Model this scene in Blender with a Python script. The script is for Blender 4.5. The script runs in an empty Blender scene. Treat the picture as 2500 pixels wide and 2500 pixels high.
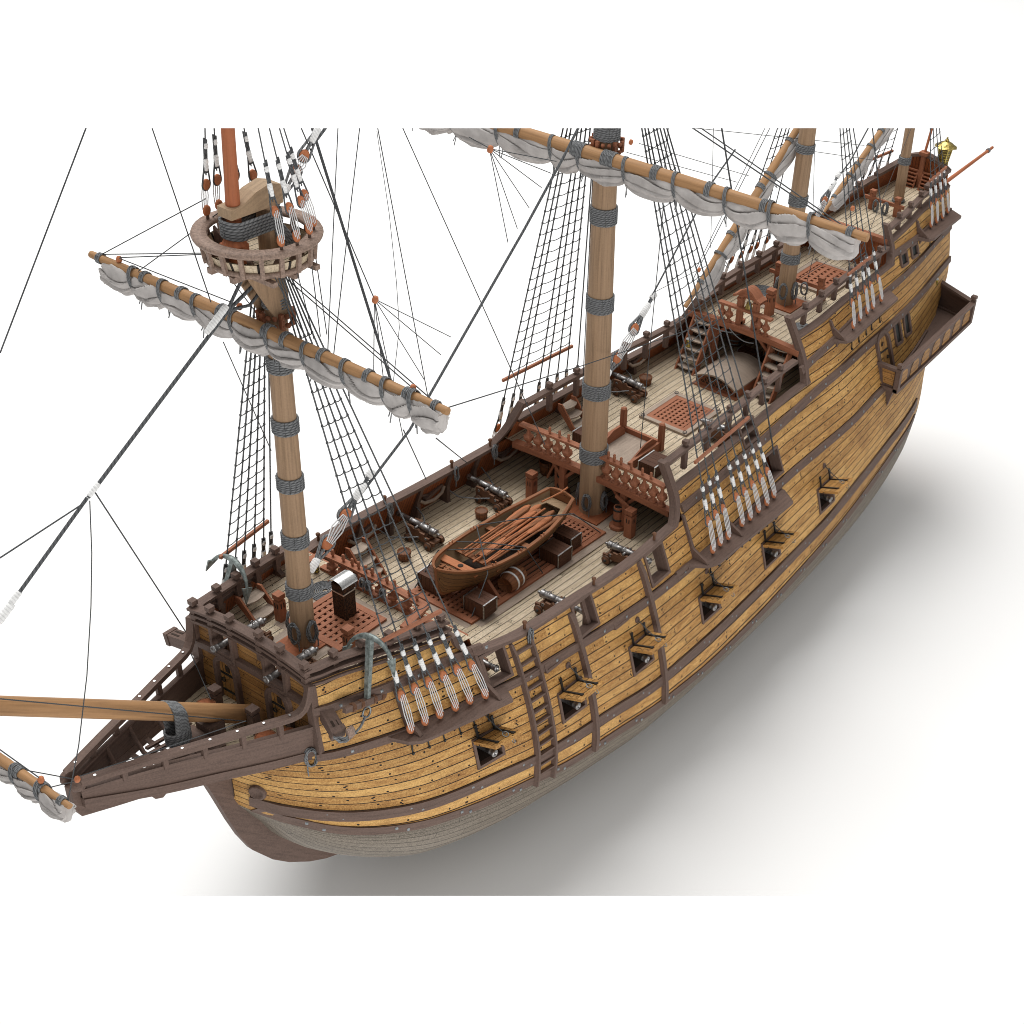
import bpy, bmesh, math, random
from mathutils import Vector, Matrix
random.seed(7)
PI=math.pi
SC=bpy.context.scene
COL=SC.collection
# ---------------------------------------------------------------- camera (calibrated on the ship: x to the bow, y to port, z up)
WM=((-0.5405393584643452,0.4764351933399304,-0.693416691822527),(0.836312776407419,0.3940606976697471,-0.38117857569615116),(0.09164137694659795,-0.7859552615124955,-0.6114541560347402))
CAM=Vector((47.45864322184523,33.965890023740236,39.48671343375301))
CX,CY,FL=1756.4057741199135,1488.2382151727,3432.2438068251395
RT=Vector([r[0] for r in WM]); DN=Vector([r[1] for r in WM]); FW=Vector([r[2] for r in WM])
def ray(u,v): return RT*((u-CX)/FL)+DN*((v-CY)/FL)+FW
def P(u,v,x=None,y=None,z=None):
    r=ray(u,v)
    for k,val in enumerate((x,y,z)):
        if val is not None: return CAM+r*((val-CAM[k])/r[k])
cd=bpy.data.cameras.new('camera'); cam=bpy.data.objects.new('camera',cd); COL.objects.link(cam)
cam.matrix_world=Matrix(((RT.x,-DN.x,-FW.x,CAM.x),(RT.y,-DN.y,-FW.y,CAM.y),(RT.z,-DN.z,-FW.z,CAM.z),(0,0,0,1)))
cd.sensor_width=36; cd.sensor_fit='HORIZONTAL'; cd.lens=FL/2500*36
cd.shift_x=-(CX-1250)/2500; cd.shift_y=(CY-1250)/2500; cd.clip_start=.5; cd.clip_end=3000
SC.camera=cam
# ---------------------------------------------------------------- maths
def pch(pts):
    pts=sorted(pts); xs=[p[0] for p in pts]; ys=[p[1] for p in pts]; n=len(xs)
    h=[xs[i+1]-xs[i] for i in range(n-1)]; d=[(ys[i+1]-ys[i])/h[i] for i in range(n-1)]; m=[0]*n
    for i in range(1,n-1):
        if d[i-1]*d[i]>0:
            w1=2*h[i]+h[i-1]; w2=h[i]+2*h[i-1]; m[i]=(w1+w2)/(w1/d[i-1]+w2/d[i])
    m[0]=d[0]; m[-1]=d[-1]
    def g(x):
        if x<=xs[0]: return ys[0]
        if x>=xs[-1]: return ys[-1]
        i=0
        while xs[i+1]<x: i+=1
        t=(x-xs[i])/h[i]; t2=t*t; t3=t2*t
        return (2*t3-3*t2+1)*ys[i]+(t3-2*t2+t)*h[i]*m[i]+(3*t2-2*t3)*ys[i+1]+(t3-t2)*h[i]*m[i+1]
    return g
def lerp(a,b,t): return a+(b-a)*t
def frange(a,b,n): return [a+(b-a)*i/n for i in range(n+1)]
V=Vector
# ---------------------------------------------------------------- mesh builder
class MB:
    def __init__(s): s.v=[]; s.f=[]; s.uv=[]; s.sm=[]
    def face(s,pts,uvs,sm=False):
        i=len(s.v); s.v+=[V(p) for p in pts]; s.f.append(tuple(range(i,i+len(pts)))); s.uv.append(list(uvs)); s.sm.append(sm)
    def grid(s,rows,uvs,sm=True,closed=False):
        # rows: list of lists of points ; uvs same layout
        i0=len(s.v); n=len(rows[0])
        for r in rows: s.v+=[V(p) for p in r]
        for j in range(len(rows)-1):
            for k in range(n-1 if not closed else n):
                k2=(k+1)%n
                a,b,c,d=i0+j*n+k,i0+j*n+k2,i0+(j+1)*n+k2,i0+(j+1)*n+k
                if closed and k2==0:
                    u=[uvs[j][k],(uvs[j][k][0],uvs[j][k][1]+(uvs[j][1][1]-uvs[j][0][1])),(uvs[j+1][k][0],uvs[j+1][k][1]+(uvs[j][1][1]-uvs[j][0][1])),uvs[j+1][k]]
                else: u=[uvs[j][k],uvs[j][k2],uvs[j+1][k2],uvs[j+1][k]]
                if (s.v[a]-s.v[d]).length<1e-5 and (s.v[b]-s.v[c]).length<1e-5: continue
                s.f.append((a,b,c,d)); s.uv.append(u); s.sm.append(sm)
    def bar(s,p0,p1,w,h,up=(0,0,1),taper=1.0):
        p0=V(p0); p1=V(p1); d=(p1-p0); L=d.length
        if L<1e-6: return
        d/=L; up=V(up); sd=d.cross(up)
        if sd.length<1e-4: sd=d.cross(V((1,0,0)))
        if sd.length<1e-4: sd=d.cross(V((0,1,0)))
        sd.normalize(); u2=sd.cross(d).normalized()
        ro=random.random()*20; rv=random.random()*20
        c=[]
        for p,t in ((p0,1),(p1,taper)):
            for a,b in ((-1,-1),(1,-1),(1,1),(-1,1)): c.append(p+sd*(a*w*t/2)+u2*(b*h*t/2))
        per=[0,w,w+h,2*w+h,2*w+2*h]
        for k in range(4):
            k2=(k+1)%4
            s.face([c[k],c[k2],c[4+k2],c[4+k]],[(ro,rv+per[k]),(ro,rv+per[k+1]),(ro+L,rv+per[k+1]),(ro+L,rv+per[k])])
        s.face([c[3],c[2],c[1],c[0]],[(ro,rv),(ro,rv+w),(ro+h,rv+w),(ro+h,rv)])
        s.face(c[4:8],[(ro,rv),(ro,rv+w),(ro+h,rv+w),(ro+h,rv)])
    def box(s,c,sx,sy,sz,rz=0.0):
        c=V(c); a=Matrix.Rotation(rz,3,'Z')
        if sx>=sy and sx>=sz: s.bar(c-a@V((sx/2,0,0)),c+a@V((sx/2,0,0)),sy,sz)
        elif sy>=sz: s.bar(c-a@V((0,sy/2,0)),c+a@V((0,sy/2,0)),sx,sz)
        else:
            s.bar(c-V((0,0,sz/2)),c+V((0,0,sz/2)),sx,sy,up=a@V((0,1,0)))
    def tube(s,pts,r,n=6,cap=True,sm=True,vs=1.0):
        pts=[V(p) for p in pts]; m=len(pts)
        if not hasattr(r,'__len__'): r=[r]*m
        t=[]
        for i in range(m):
            a=pts[max(i-1,0)]; b=pts[min(i+1,m-1)]; d=b-a
            t.append(d.normalized() if d.length>1e-9 else V((0,0,1)))
        nrm=t[0].orthogonal().normalized(); ro=random.random()*10; L=ro
        rows=[]; uvs=[]
        for i in range(m):
            nrm=(nrm-t[i]*nrm.dot(t[i]))
            if nrm.length<1e-6: nrm=t[i].orthogonal()
            nrm.normalize(); bn=t[i].cross(nrm)
            if i: L+=(pts[i]-pts[i-1]).length
            rows.append([pts[i]+(nrm*math.cos(2*PI*k/n)+bn*math.sin(2*PI*k/n))*r[i] for k in range(n)])
            uvs.append([(L,vs*k/n) for k in range(n)])
        s.grid(rows,uvs,sm,closed=True)
        if cap:
            s.face(rows[0][::-1],[(ro+.05*math.cos(k),.05*math.sin(k)) for k in range(n)])
            s.face(rows[-1],[(ro+.05*math.cos(k),.05*math.sin(k)) for k in range(n)])
    def lathe(s,o,ax,prof,n=14,sm=True,vs=None,caps=True):
        # prof: list of (radius, height along ax)
        o=V(o); ax=V(ax).normalized(); e=ax.orthogonal().normalized(); g=ax.cross(e); ro=random.random()*10
        rm=max(p[0] for p in prof); k0=vs if vs else 2*PI*rm
        rows=[[o+ax*h+(e*math.cos(2*PI*k/n)+g*math.sin(2*PI*k/n))*r for k in range(n)] for r,h in prof]
        L=ro; uvs=[]
        for i,(r,h) in enumerate(prof):
            if i: L+=math.hypot(r-prof[i-1][0],h-prof[i-1][1])
            uvs.append([(L,k0*k/n) for k in range(n)])
        s.grid(rows,uvs,sm,closed=True)
        for i,rev in ((0,True),(-1,False)):
            if caps and prof[i][0]>1e-3 and prof[0]!=prof[-1]:
                rr=rows[i][::-1] if rev else rows[i]
                s.face(rr,[(ro+prof[i][0]*math.cos(2*PI*k/n),prof[i][0]*math.sin(2*PI*k/n)) for k in range(n)])
    def torus(s,o,ax,R,r,n=16,m=6,sx=1.0):
        o=V(o); ax=V(ax).normalized(); e=ax.orthogonal().normalized(); g=ax.cross(e)
        pts=[o+(e*math.cos(2*PI*k/n)*sx+g*math.sin(2*PI*k/n))*R for k in range(n+1)]
        s.tube(pts,r,m,cap=False)
    def prism(s,poly,ext,uvax=None):
        # poly: planar outline (3D points), extruded by vector ext
        poly=[V(p) for p in poly]; ext=V(ext); n=len(poly)
        e=(max(((poly[i]-poly[j]) for i in range(n) for j in range(n)),key=lambda d:d.length)).normalized() if uvax is None else V(uvax).normalized()
        nn=ext.normalized(); g=nn.cross(e); ro=random.random()*10
        uv=[((p-poly[0]).dot(e)+ro,(p-poly[0]).dot(g)) for p in poly]
        top=[p+ext for p in poly]
        nor=sum(((poly[i]-poly[0]).cross(poly[(i+1)%n]-poly[0]) for i in range(1,n-1)),V((0,0,0)))
        fl=nor.dot(ext)>0
        s.face(poly[::-1] if fl else poly, uv[::-1] if fl else uv); s.face(top if fl else top[::-1], uv if fl else uv[::-1])
        L=ro; h=ext.length
        for i in range(n):
            j=(i+1)%n; l=(poly[j]-poly[i]).length
            q=[poly[i],poly[j],top[j],top[i]]; u=[(L,0),(L+l,0),(L+l,h),(L,h)]
            if not fl: q=q[::-1]; u=u[::-1]
            s.face(q,u); L+=l
    def sweep(s,path,sec,frames=None,closed_sec=True,capends=True,sm=False):
        # path: list of points; sec: list of (a,b) offsets; frames: list of (A,B) vectors per point
        rows=[];uvs=[];L=random.random()*10;per=[0]
        n=len(sec)
        for k in range(n): a=sec[k];b=sec[(k+1)%n];per.append(per[-1]+math.hypot(a[0]-b[0],a[1]-b[1]))
        for i,p in enumerate(path):
            if i: L+=(V(path[i])-V(path[i-1])).length
            A,B=frames[i]
            rows.append([V(p)+V(A)*a+V(B)*b for a,b in sec]); uvs.append([(L,per[k]) for k in range(n)])
        for i in range(len(rows)-1):
            for k in range(n):
                k2=(k+1)%n
                s.face([rows[i][k],rows[i][k2],rows[i+1][k2],rows[i+1][k]],[(uvs[i][k][0],per[k]),(uvs[i][k][0],per[k+1]),(uvs[i+1][k][0],per[k+1]),(uvs[i+1][k][0],per[k])],sm)
        if capends:
            s.face(rows[0][::-1],[(p*.3,q*.3) for p,q in sec]); s.face(rows[-1],[(p*.3,q*.3) for p,q in sec])
    def mirror(s):
        # adds the same thing on the other side of the centre plane
        n=len(s.v); m=len(s.f)
        s.v+=[V((p.x,-p.y,p.z)) for p in s.v]
        for i in range(m): s.f.append(tuple(a+n for a in reversed(s.f[i]))); s.uv.append(list(reversed(s.uv[i]))); s.sm.append(s.sm[i])
        return s
    def flipped(s):
        o=MB(); o.v=[V((p.x,-p.y,p.z)) for p in s.v]; o.f=[tuple(reversed(q)) for q in s.f]; o.uv=[list(reversed(u)) for u in s.uv]; o.sm=list(s.sm); return o
    def xform(s,m):
        s.v=[m@p for p in s.v]; return s
CLIP_N=ray(2500,312.8).cross(ray(0,312.8)).normalized()
if CLIP_N.dot(ray(1250,0))<0: CLIP_N=-CLIP_N
def mesh(name,mb,mat,off=V((0,0,0)),cuts=(),recalc=False):
    me=bpy.data.meshes.new(name)
    me.from_pydata([tuple(p-off) for p in mb.v],[],mb.f)
    ul=me.uv_layers.new(name='UVMap')
    flat=[c for f in mb.uv for uv in f for c in uv]
    ul.data.foreach_set('uv',flat)
    me.polygons.foreach_set('use_smooth',mb.sm)
    if cuts or recalc:
        bm=bmesh.new(); bm.from_mesh(me)
        for (xa,xb,za,zb) in cuts:
            za-=off.z; zb-=off.z; xa-=off.x; xb-=off.x
            for axis,val in ((0,xa),(0,xb),(2,za),(2,zb)):
                fs=[f for f in bm.faces if min(v.co.x for v in f.verts)<xb+.01 and max(v.co.x for v in f.verts)>xa-.01 and min(v.co.z for v in f.verts)<zb+.01 and max(v.co.z for v in f.verts)>za-.01]
                es=set(e for f in fs for e in f.edges); vs=set(v for f in fs for v in f.verts)
                no=[0,0,0]; no[axis]=1; co=[0,0,0]; co[axis]=val
                bmesh.ops.bisect_plane(bm,geom=list(fs)+list(es)+list(vs),plane_co=co,plane_no=no,dist=1e-5)
            dl=[f for f in bm.faces if xa<f.calc_center_median().x<xb and za<f.calc_center_median().z<zb]
            bmesh.ops.delete(bm,geom=dl,context='FACES')
        if recalc: bmesh.ops.recalc_face_normals(bm,faces=bm.faces)
        bm.to_mesh(me); bm.free()
    me.materials.append(mat)
    me.validate()
    return me
def obj(name,mb,mat,parent=None,label=None,cat=None,group=None,kind=None,cuts=(),recalc=False,loc=None):
    off=V((0,0,0)); p=parent
    while p is not None: off=off+p.location; p=p.parent
    here=V(loc) if loc is not None else None
    me=mesh(name,mb,mat,(off if here is None else here),cuts,recalc)
    o=bpy.data.objects.new(name,me); COL.objects.link(o); o.parent=parent
    if here is not None: o.location=here-off
    tag(o,label,cat,group,kind); return o
def tag(o,label=None,cat=None,group=None,kind=None):
    if label: o['label']=label
    if cat: o['category']=cat
    if group: o['group']=group
    if kind: o['kind']=kind
    return o
def thing(name,label,cat,loc=(0,0,0),group=None,rz=0.0):
    o=bpy.data.objects.new(name,None); COL.objects.link(o); o.location=loc; o.rotation_euler=(0,0,rz); o.empty_display_size=.3
    return tag(o,label,cat,group)
def local(name,mb,mat,parent,loc=None):
    # part given in the parent's own coordinates
    me=mesh(name,mb,mat); o=bpy.data.objects.new(name,me); COL.objects.link(o); o.parent=parent
    if loc is not None: o.location=loc
    return o
def dup(root,loc,rz=None,label=None,group=None,scale=None):
    r=root.copy(); COL.objects.link(r); r.location=loc
    if rz is not None: r.rotation_euler=(0,0,rz)
    if scale: r.scale=scale
    if label: r['label']=label
    if group: r['group']=group
    for ch in list(root.children):
        c=ch.copy(); COL.objects.link(c); c.parent=r
        for g in list(ch.children):
            d=g.copy(); COL.objects.link(d); d.parent=c
    return r
# ---------------------------------------------------------------- materials
class NT:
    def __init__(s,name):
        s.m=bpy.data.materials.new(name); s.m.use_nodes=True; s.t=s.m.node_tree; s.t.nodes.clear()
        s.out=s.n('ShaderNodeOutputMaterial'); s.b=s.n('ShaderNodeBsdfPrincipled'); s.t.links.new(s.b.outputs[0],s.out.inputs[0])
    def n(s,t,**k):
        nd=s.t.nodes.new(t)
        for a,b in k.items(): setattr(nd,a,b)
        return nd
    def l(s,a,b): s.t.links.new(a,b)
    def put(s,sock,val):
        if hasattr(val,'links') or hasattr(val,'is_linked'): s.l(val,sock)
        else: sock.default_value=val
    def math(s,op,a,b=0.0,c=None):
        nd=s.n('ShaderNodeMath',operation=op); s.put(nd.inputs[0],a); s.put(nd.inputs[1],b)
        if c is not None: s.put(nd.inputs[2],c)
        return nd.outputs[0]
    def comb(s,x,y,z=0.0):
        nd=s.n('ShaderNodeCombineXYZ'); s.put(nd.inputs[0],x); s.put(nd.inputs[1],y); s.put(nd.inputs[2],z); return nd.outputs[0]
    def noise(s,vec,scale=1.0,detail=3.0,rough=.55):
        nd=s.n('ShaderNodeTexNoise'); s.l(vec,nd.inputs['Vector']); nd.inputs['Scale'].default_value=scale; nd.inputs['Detail'].default_value=detail; nd.inputs['Roughness'].default_value=rough
        return nd.outputs[0]
    def white(s,vec):
        nd=s.n('ShaderNodeTexWhiteNoise',noise_dimensions='3D'); s.l(vec,nd.inputs['Vector']); return nd.outputs[0]
    def ramp(s,fac,stops):
        nd=s.n('ShaderNodeValToRGB'); e=nd.color_ramp.elements
        while len(e)<len(stops): e.new(.5)
        for el,(p,c) in zip(e,stops): el.position=p; el.color=(*c,1)
        s.l(fac,nd.inputs[0]); return nd.outputs[0]
    def mix(s,f,a,b,mode='MIX'):
        nd=s.n('ShaderNodeMix',data_type='RGBA',blend_type=mode); s.put(nd.inputs[0],f)
        for k,v in ((6,a),(7,b)):
            if isinstance(v,tuple): nd.inputs[k].default_value=(*v,1) if len(v)==3 else v
            else: s.l(v,nd.inputs[k])
        return nd.outputs[2]
    def uv(s):
        nd=s.n('ShaderNodeUVMap'); nd.uv_map='UVMap'; sp=s.n('ShaderNodeSeparateXYZ'); s.l(nd.outputs[0],sp.inputs[0]); return nd.outputs[0],sp.outputs[0],sp.outputs[1]
    def pos(s):
        return s.n('ShaderNodeNewGeometry').outputs['Position']
    def bump(s,h,st=.3,d=.02):
        nd=s.n('ShaderNodeBump'); nd.inputs['Strength'].default_value=st; nd.inputs['Distance'].default_value=d; s.l(h,nd.inputs['Height']); s.l(nd.outputs[0],s.b.inputs['Normal'])
def set_b(t,rough=.7,metal=0.0,spec=.3):
    t.b.inputs['Roughness'].default_value=rough; t.b.inputs['Metallic'].default_value=metal; t.b.inputs['Specular IOR Level'].default_value=spec
def dk(c,k): return tuple(x*k for x in c)
def wood(name,c,var=.35,gu=.7,gv=9.0,rough=.65,speck=.12,spec=.25):
    t=NT(name); _,u,v=t.uv()
    g=t.noise(t.comb(t.math('MULTIPLY',u,gu),t.math('MULTIPLY',v,gv)),1.0,5,.6)
    g2=t.noise(t.comb(t.math('MULTIPLY',u,gu*2.2),t.math('MULTIPLY',v,gv*5)),1.0,3,.6)
    col=t.ramp(g,[(.3,dk(c,1-var)),(.5,c),(.72,dk(c,1+var*.7))])
    col=t.mix(t.math('MULTIPLY',t.math('SUBTRACT',g2,.5),.9),col,dk(c,.45))
    sp=t.noise(t.pos(),14,2,.7)
    col=t.mix(speck,col,t.ramp(sp,[(.35,dk(c,.35)),(.65,dk(c,1.6))]))
    t.l(col,t.b.inputs['Base Color']); set_b(t,rough,0,spec); t.bump(g2,.25,.01); return t.m
def planks(name,c1,c2,c3,dark,L=5.0,gap=.07,nail=(.025,.4),gu=.8,gv=6.0,rough=.6,speck=.15,wid=.4,stain=None,butt=.018):
    # u metres along the planks, v counted in planks
    t=NT(name); _,u,v=t.uv()
    wob=t.math('MULTIPLY',t.math('SUBTRACT',t.noise(t.comb(t.math('MULTIPLY',u,.8),t.math('MULTIPLY',v,.9)),1,2),.5),.10)
    v2=t.math('ADD',v,wob)
    fv=t.math('FLOOR',v2); rv=t.math('SUBTRACT',v2,fv)
    sh=t.white(t.comb(fv,3.3)); us=t.math('ADD',t.math('DIVIDE',u,L),t.math('MULTIPLY',sh,7.0))
    fu=t.math('FLOOR',us); ru=t.math('MULTIPLY',t.math('SUBTRACT',us,fu),L)
    idn=t.white(t.comb(fu,fv,.5))
    off=t.math('MULTIPLY',idn,31.0)
    g=t.noise(t.comb(t.math('ADD',t.math('MULTIPLY',u,gu),off),t.math('MULTIPLY',v,gv),off),1,6,.62)
    g2=t.noise(t.comb(t.math('MULTIPLY',u,gu*3),t.math('MULTIPLY',v,gv*4.5),off),1,4,.65)
    col=t.ramp(g,[(.28,c3),(.48,c1),(.70,c2)])
    col=t.mix(t.math('MULTIPLY',t.math('MAXIMUM',t.math('SUBTRACT',idn,.3),0.0),.75),col,c3)
    col=t.mix(t.math('MULTIPLY',t.math('MAXIMUM',t.math('SUBTRACT',.35,idn),0.0),1.4),col,c2)
    col=t.mix(t.math('MULTIPLY',t.math('MAXIMUM',t.math('SUBTRACT',g2,.5),0.0),2.2),col,dk(c3,.35))
    bl=t.noise(t.pos(),.55,4,.65)
    if stain: col=t.mix(t.math('MULTIPLY',t.math('MAXIMUM',t.math('SUBTRACT',bl,.5),0.0),3.0),col,stain)
    sp=t.noise(t.pos(),16,2,.7)
    col=t.mix(speck,col,t.ramp(sp,[(.35,dk(c3,.3)),(.65,dk(c2,1.35))]))
    m1=t.math('LESS_THAN',rv,gap); m2=t.math('LESS_THAN',ru,butt)
    mask=t.math('MAXIMUM',m1,m2)
    if nail:
        du=t.math('SUBTRACT',ru,.16)
        for dvv in (.3,.75):
            dv=t.math('MULTIPLY',t.math('SUBTRACT',rv,dvv),wid)
            d=t.math('SQRT',t.math('ADD',t.math('MULTIPLY',du,du),t.math('MULTIPLY',dv,dv)))
            mask=t.math('MAXIMUM',mask,t.math('LESS_THAN',d,nail[0]))
        # second row of treenails at mid length
        du=t.math('SUBTRACT',t.math('MODULO',t.math('ADD',ru,.4),nail[1]*3),.5)
        dv=t.math('MULTIPLY',t.math('SUBTRACT',rv,t.math('ADD',.25,t.math('MULTIPLY',idn,.5))),wid)
        d=t.math('SQRT',t.math('ADD',t.math('MULTIPLY',du,du),t.math('MULTIPLY',dv,dv)))
        mask=t.math('MAXIMUM',mask,t.math('LESS_THAN',d,nail[0]*1.1))
    col=t.mix(mask,col,dark)
    t.l(col,t.b.inputs['Base Color']); set_b(t,rough,0,.25)
    t.bump(t.math('ADD',t.math('MULTIPLY',t.math('SUBTRACT',1.0,mask),1.0),t.math('MULTIPLY',g2,.3)),.35,.02); return t.m
def plain(name,c,rough=.5,metal=0.0,spec=.4,noise=.15,nscale=8,c2=None,bump=0):
    t=NT(name); n=t.noise(t.pos(),nscale,4,.65)
    col=t.ramp(n,[(.3,dk(c,1-noise) if c2 is None else c2),(.65,dk(c,1+noise))])
    t.l(col,t.b.inputs['Base Color']); set_b(t,rough,metal,spec)
    if bump: t.bump(n,bump,.02)
    return t.m
def ropem(name,c,c2,pitch=.18,strands=2.0):
    t=NT(name); _,u,v=t.uv()
    w=t.math('FRACT',t.math('ADD',t.math('DIVIDE',u,pitch),t.math('MULTIPLY',v,strands)))
    s=t.math('ABSOLUTE',t.math('SUBTRACT',t.math('MULTIPLY',w,2.0),1.0))
    col=t.ramp(s,[(.1,c2),(.6,c)])
    n=t.noise(t.pos(),9,3,.6); col=t.mix(.3,col,t.ramp(n,[(.3,dk(c,.6)),(.7,dk(c,1.4))]))
    t.l(col,t.b.inputs['Base Color']); set_b(t,.85,0,.15); t.bump(s,.5,.015); return t.m
M={}
M['hull']=planks('hull_planks',(.50,.25,.070),(.74,.46,.165),(.20,.078,.019),(.010,.007,.005),L=9,gap=.105,nail=(.04,.55),stain=(.20,.075,.018),wid=.42,speck=.25,gu=1.3,gv=3.6,butt=-1)
M['bottom']=planks('bottom_planks',(.185,.155,.12),(.26,.22,.175),(.11,.09,.068),(.02,.016,.012),L=7,gap=.08,nail=None,wid=.42,speck=.4)
M['deck']=planks('deck_planks',(.52,.415,.285),(.68,.575,.43),(.31,.235,.15),(.022,.016,.012),L=9,gap=.10,nail=(.028,.5),gu=1.2,gv=4,wid=.34,stain=(.34,.26,.165),butt=.03,speck=.25)
M['lining']=planks('bulwark_boards',(.29,.085,.028),(.38,.125,.045),(.18,.045,.015),(.03,.010,.005),L=3,gap=.12,nail=None,wid=.2,speck=.2,gu=1.2)
M['front']=planks('bulkhead_boards',(.40,.20,.06),(.55,.31,.115),(.20,.09,.028),(.02,.012,.008),L=4.2,gap=.07,nail=(.03,.5),wid=.4,stain=(.10,.055,.025))
M['dark']=wood('dark_oak',(.135,.088,.070),.3,speck=.2)
M['brown']=wood('brown_oak',(.155,.075,.042),.35)
M['red']=wood('red_mahogany',(.30,.098,.042),.3)
M['redd']=wood('red_mahogany_fine',(.305,.118,.062),.28)
M['mast']=wood('mast_pine',(.33,.215,.13),.32,gu=.25,gv=7,speck=.08)
M['spar']=wood('spar_pine',(.37,.205,.095),.28,gu=.35,gv=7,speck=.05)
M['topmast']=wood('topmast_red',(.38,.125,.055),.22,gu=.4,gv=7,speck=.05)
M['pale']=wood('pale_oak',(.36,.25,.155),.25)
M['grey']=wood('grey_oak',(.33,.26,.205),.25)
M['chest']=wood('chest_walnut',(.085,.036,.020),.4)
M['boat']=wood('boat_elm',(.24,.095,.04),.35)
M['boatin']=wood('boat_inner_oak',(.30,.20,.115),.3)
M['boathull']=planks('boat_strakes',(.17,.085,.032),(.25,.13,.05),(.10,.045,.018),(.03,.015,.008),L=9,gap=.1,nail=None,wid=.2,speck=.15)
M['oar']=wood('oar_ash',(.40,.145,.06),.3)
M['cask']=planks('cask_staves',(.20,.075,.032),(.29,.12,.05),(.11,.038,.016),(.03,.012,.006),L=9,gap=.12,nail=None,wid=.15,speck=.1)
M['caskin']=plain('cask_inside',(.05,.022,.012),.9)
M['stone']=wood('rough_oak',(.27,.19,.15),.3,speck=.4)
M['iron']=plain('gun_iron',(.26,.25,.245),.38,.85,.5,.55,11,bump=.25)
M['black']=plain('black_iron',(.035,.036,.036),.55,.6,.4,.5,12)
M['silver']=plain('tinned_iron',(.55,.55,.54),.3,.9,.5,.3,20)
M['zinc']=plain('studs',(.24,.26,.27),.4,.7,.5,.2)
M['anchor']=plain('anchor_verdigris',(.21,.24,.23),.5,.45,.4,.5,5,c2=(.07,.085,.08),bump=.2)
M['brass']=plain('brass',(.38,.29,.09),.3,.9,.5,.5,10)
M['horn']=plain('lantern_horn',(.12,.09,.025),.25,.2,.5,.4,14)
M['gold']=plain('old_gilt',(.42,.33,.09),.35,.9,.5,.5,10)
M['glass']=plain('dark_glass',(.012,.013,.012),.35,0,.3,.3)
M['lampglass']=plain('amber_glass',(.62,.46,.08),.25,0,.5,.2)
M['hollow_shade']=plain('painted_shade',(.035,.022,.015),.9)  # near-black colour standing in for shade inside holes and slots
M['rope']=ropem('hemp_grey',(.21,.215,.22),(.06,.062,.066))
M['shroud']=ropem('shroud_rope',(.115,.12,.125),(.04,.042,.045))
M['ropeb']=ropem('tarred_rope',(.10,.104,.108),(.03,.031,.033))
M['ropef']=ropem('fine_line',(.09,.094,.098),(.03,.032,.035),.08)
M['ropew']=ropem('white_lanyard',(.74,.74,.74),(.40,.40,.40),.13)
M['serve']=ropem('white_serving',(.84,.84,.83),(.62,.62,.62),.10,1)
M['block']=wood('deadeye_elm',(.47,.165,.072),.2)
def clothm():
    t=NT('sail_canvas'); _,u,v=t.uv()
    n=t.noise(t.pos(),1.3,5,.6); n2=t.noise(t.comb(t.math('MULTIPLY',u,14),t.math('MULTIPLY',v,40)),1,3,.6)
    col=t.ramp(n,[(.3,(.36,.338,.325)),(.6,(.50,.472,.455))]); col=t.mix(t.math('MULTIPLY',t.math('SUBTRACT',n2,.45),.5),col,(.30,.28,.27))
    t.l(col,t.b.inputs['Base Color']); set_b(t,.9,0,.1); t.bump(n2,.2,.01); return t.m
M['sail']=clothm()
def brickm():
    t=NT('sooty_brick'); _,u,v=t.uv(); n=t.noise(t.pos(),18,3,.8)
    t.l(t.ramp(n,[(.45,(.018,.010,.007)),(.62,(.10,.045,.02))]),t.b.inputs['Base Color']); set_b(t,.85,0,.2); t.bump(n,.4,.02); return t.m
M['soot']=brickm()
# ---------------------------------------------------------------- hull form
fYM=pch([(-36,3.0),(-34.5,3.4),(-32,4.0),(-28.5,5.0),(-25,5.95),(-20,6.75),(-16,7.15),(-12,7.4),(-8,7.55),(-4,7.65),(0,7.7),(4,7.7),(9,7.4),(12,7.05),(15,6.55),(18,5.7),(20,4.6),(21.3,3.55),(22.2,2.5),(22.8,1.5),(23.2,.25)])
fZM=pch([(-36,-2.6),(-34.5,-2.8),(-32,-3.2),(-28.5,-3.8),(-25,-4.4),(-20,-5),(-16,-5.3),(-12,-5.5),(-8,-5.6),(-4,-5.6),(0,-5.5),(4,-5.2),(9,-4.2),(12,-3.4),(15,-2.8),(18,-2.3),(20,-1.9),(21.3,-1.7),(22.2,-1.5),(22.8,-1.3),(23.2,-1.2)])
fYT=pch([(-36,1.5),(-34.5,1.6),(-32,1.75),(-28.5,2.0),(-25,2.2),(-20,2.6),(-16,3.05),(-12,3.38),(-8,3.85),(-4,4.1),(0,4.25),(4,4.45),(9,4.6),(12,4.75),(15,4.2),(18,3.6),(20,3.2),(21.3,2.95),(22.2,2.3),(22.8,1.4),(23.2,.2)])
fZT=pch([(-36,8.7),(-34.5,8.6),(-32,8.4),(-28.5,8.1),(-25,7.6),(-20,6.6),(-16,5.95),(-12,5.15),(-8,4.7),(-4,4.6),(4,4.6),(9,4.6),(12,4.4),(15,4.5),(18,4.9),(20,5.1),(21.3,5.3),(22.2,1.6),(23.2,1.6)])
fZK=pch([(-36,-10.2),(12,-10.2),(15,-9.7),(17.3,-8.9),(19,-7.7),(21,-5.75),(21.7,-4.7),(22.2,-3.6),(22.6,-2.9),(23.2,-1.6)])
ZFLOOR=-10.75
def hy(x,z):
    ym=fYM(x); zm=fZM(x)
    if z>=zm:
        zt=fZT(x); t=(z-zm)/(zt-zm); yt=fYT(x)
        return ym-(ym-yt)*(t**1.55 if t<=1 else 1+1.55*(t-1))
    t=(zm-z)/(zm-fZK(x))
    return max(ym*max(0,(1-min(t,1)**2.5))**.6,.12)
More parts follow.
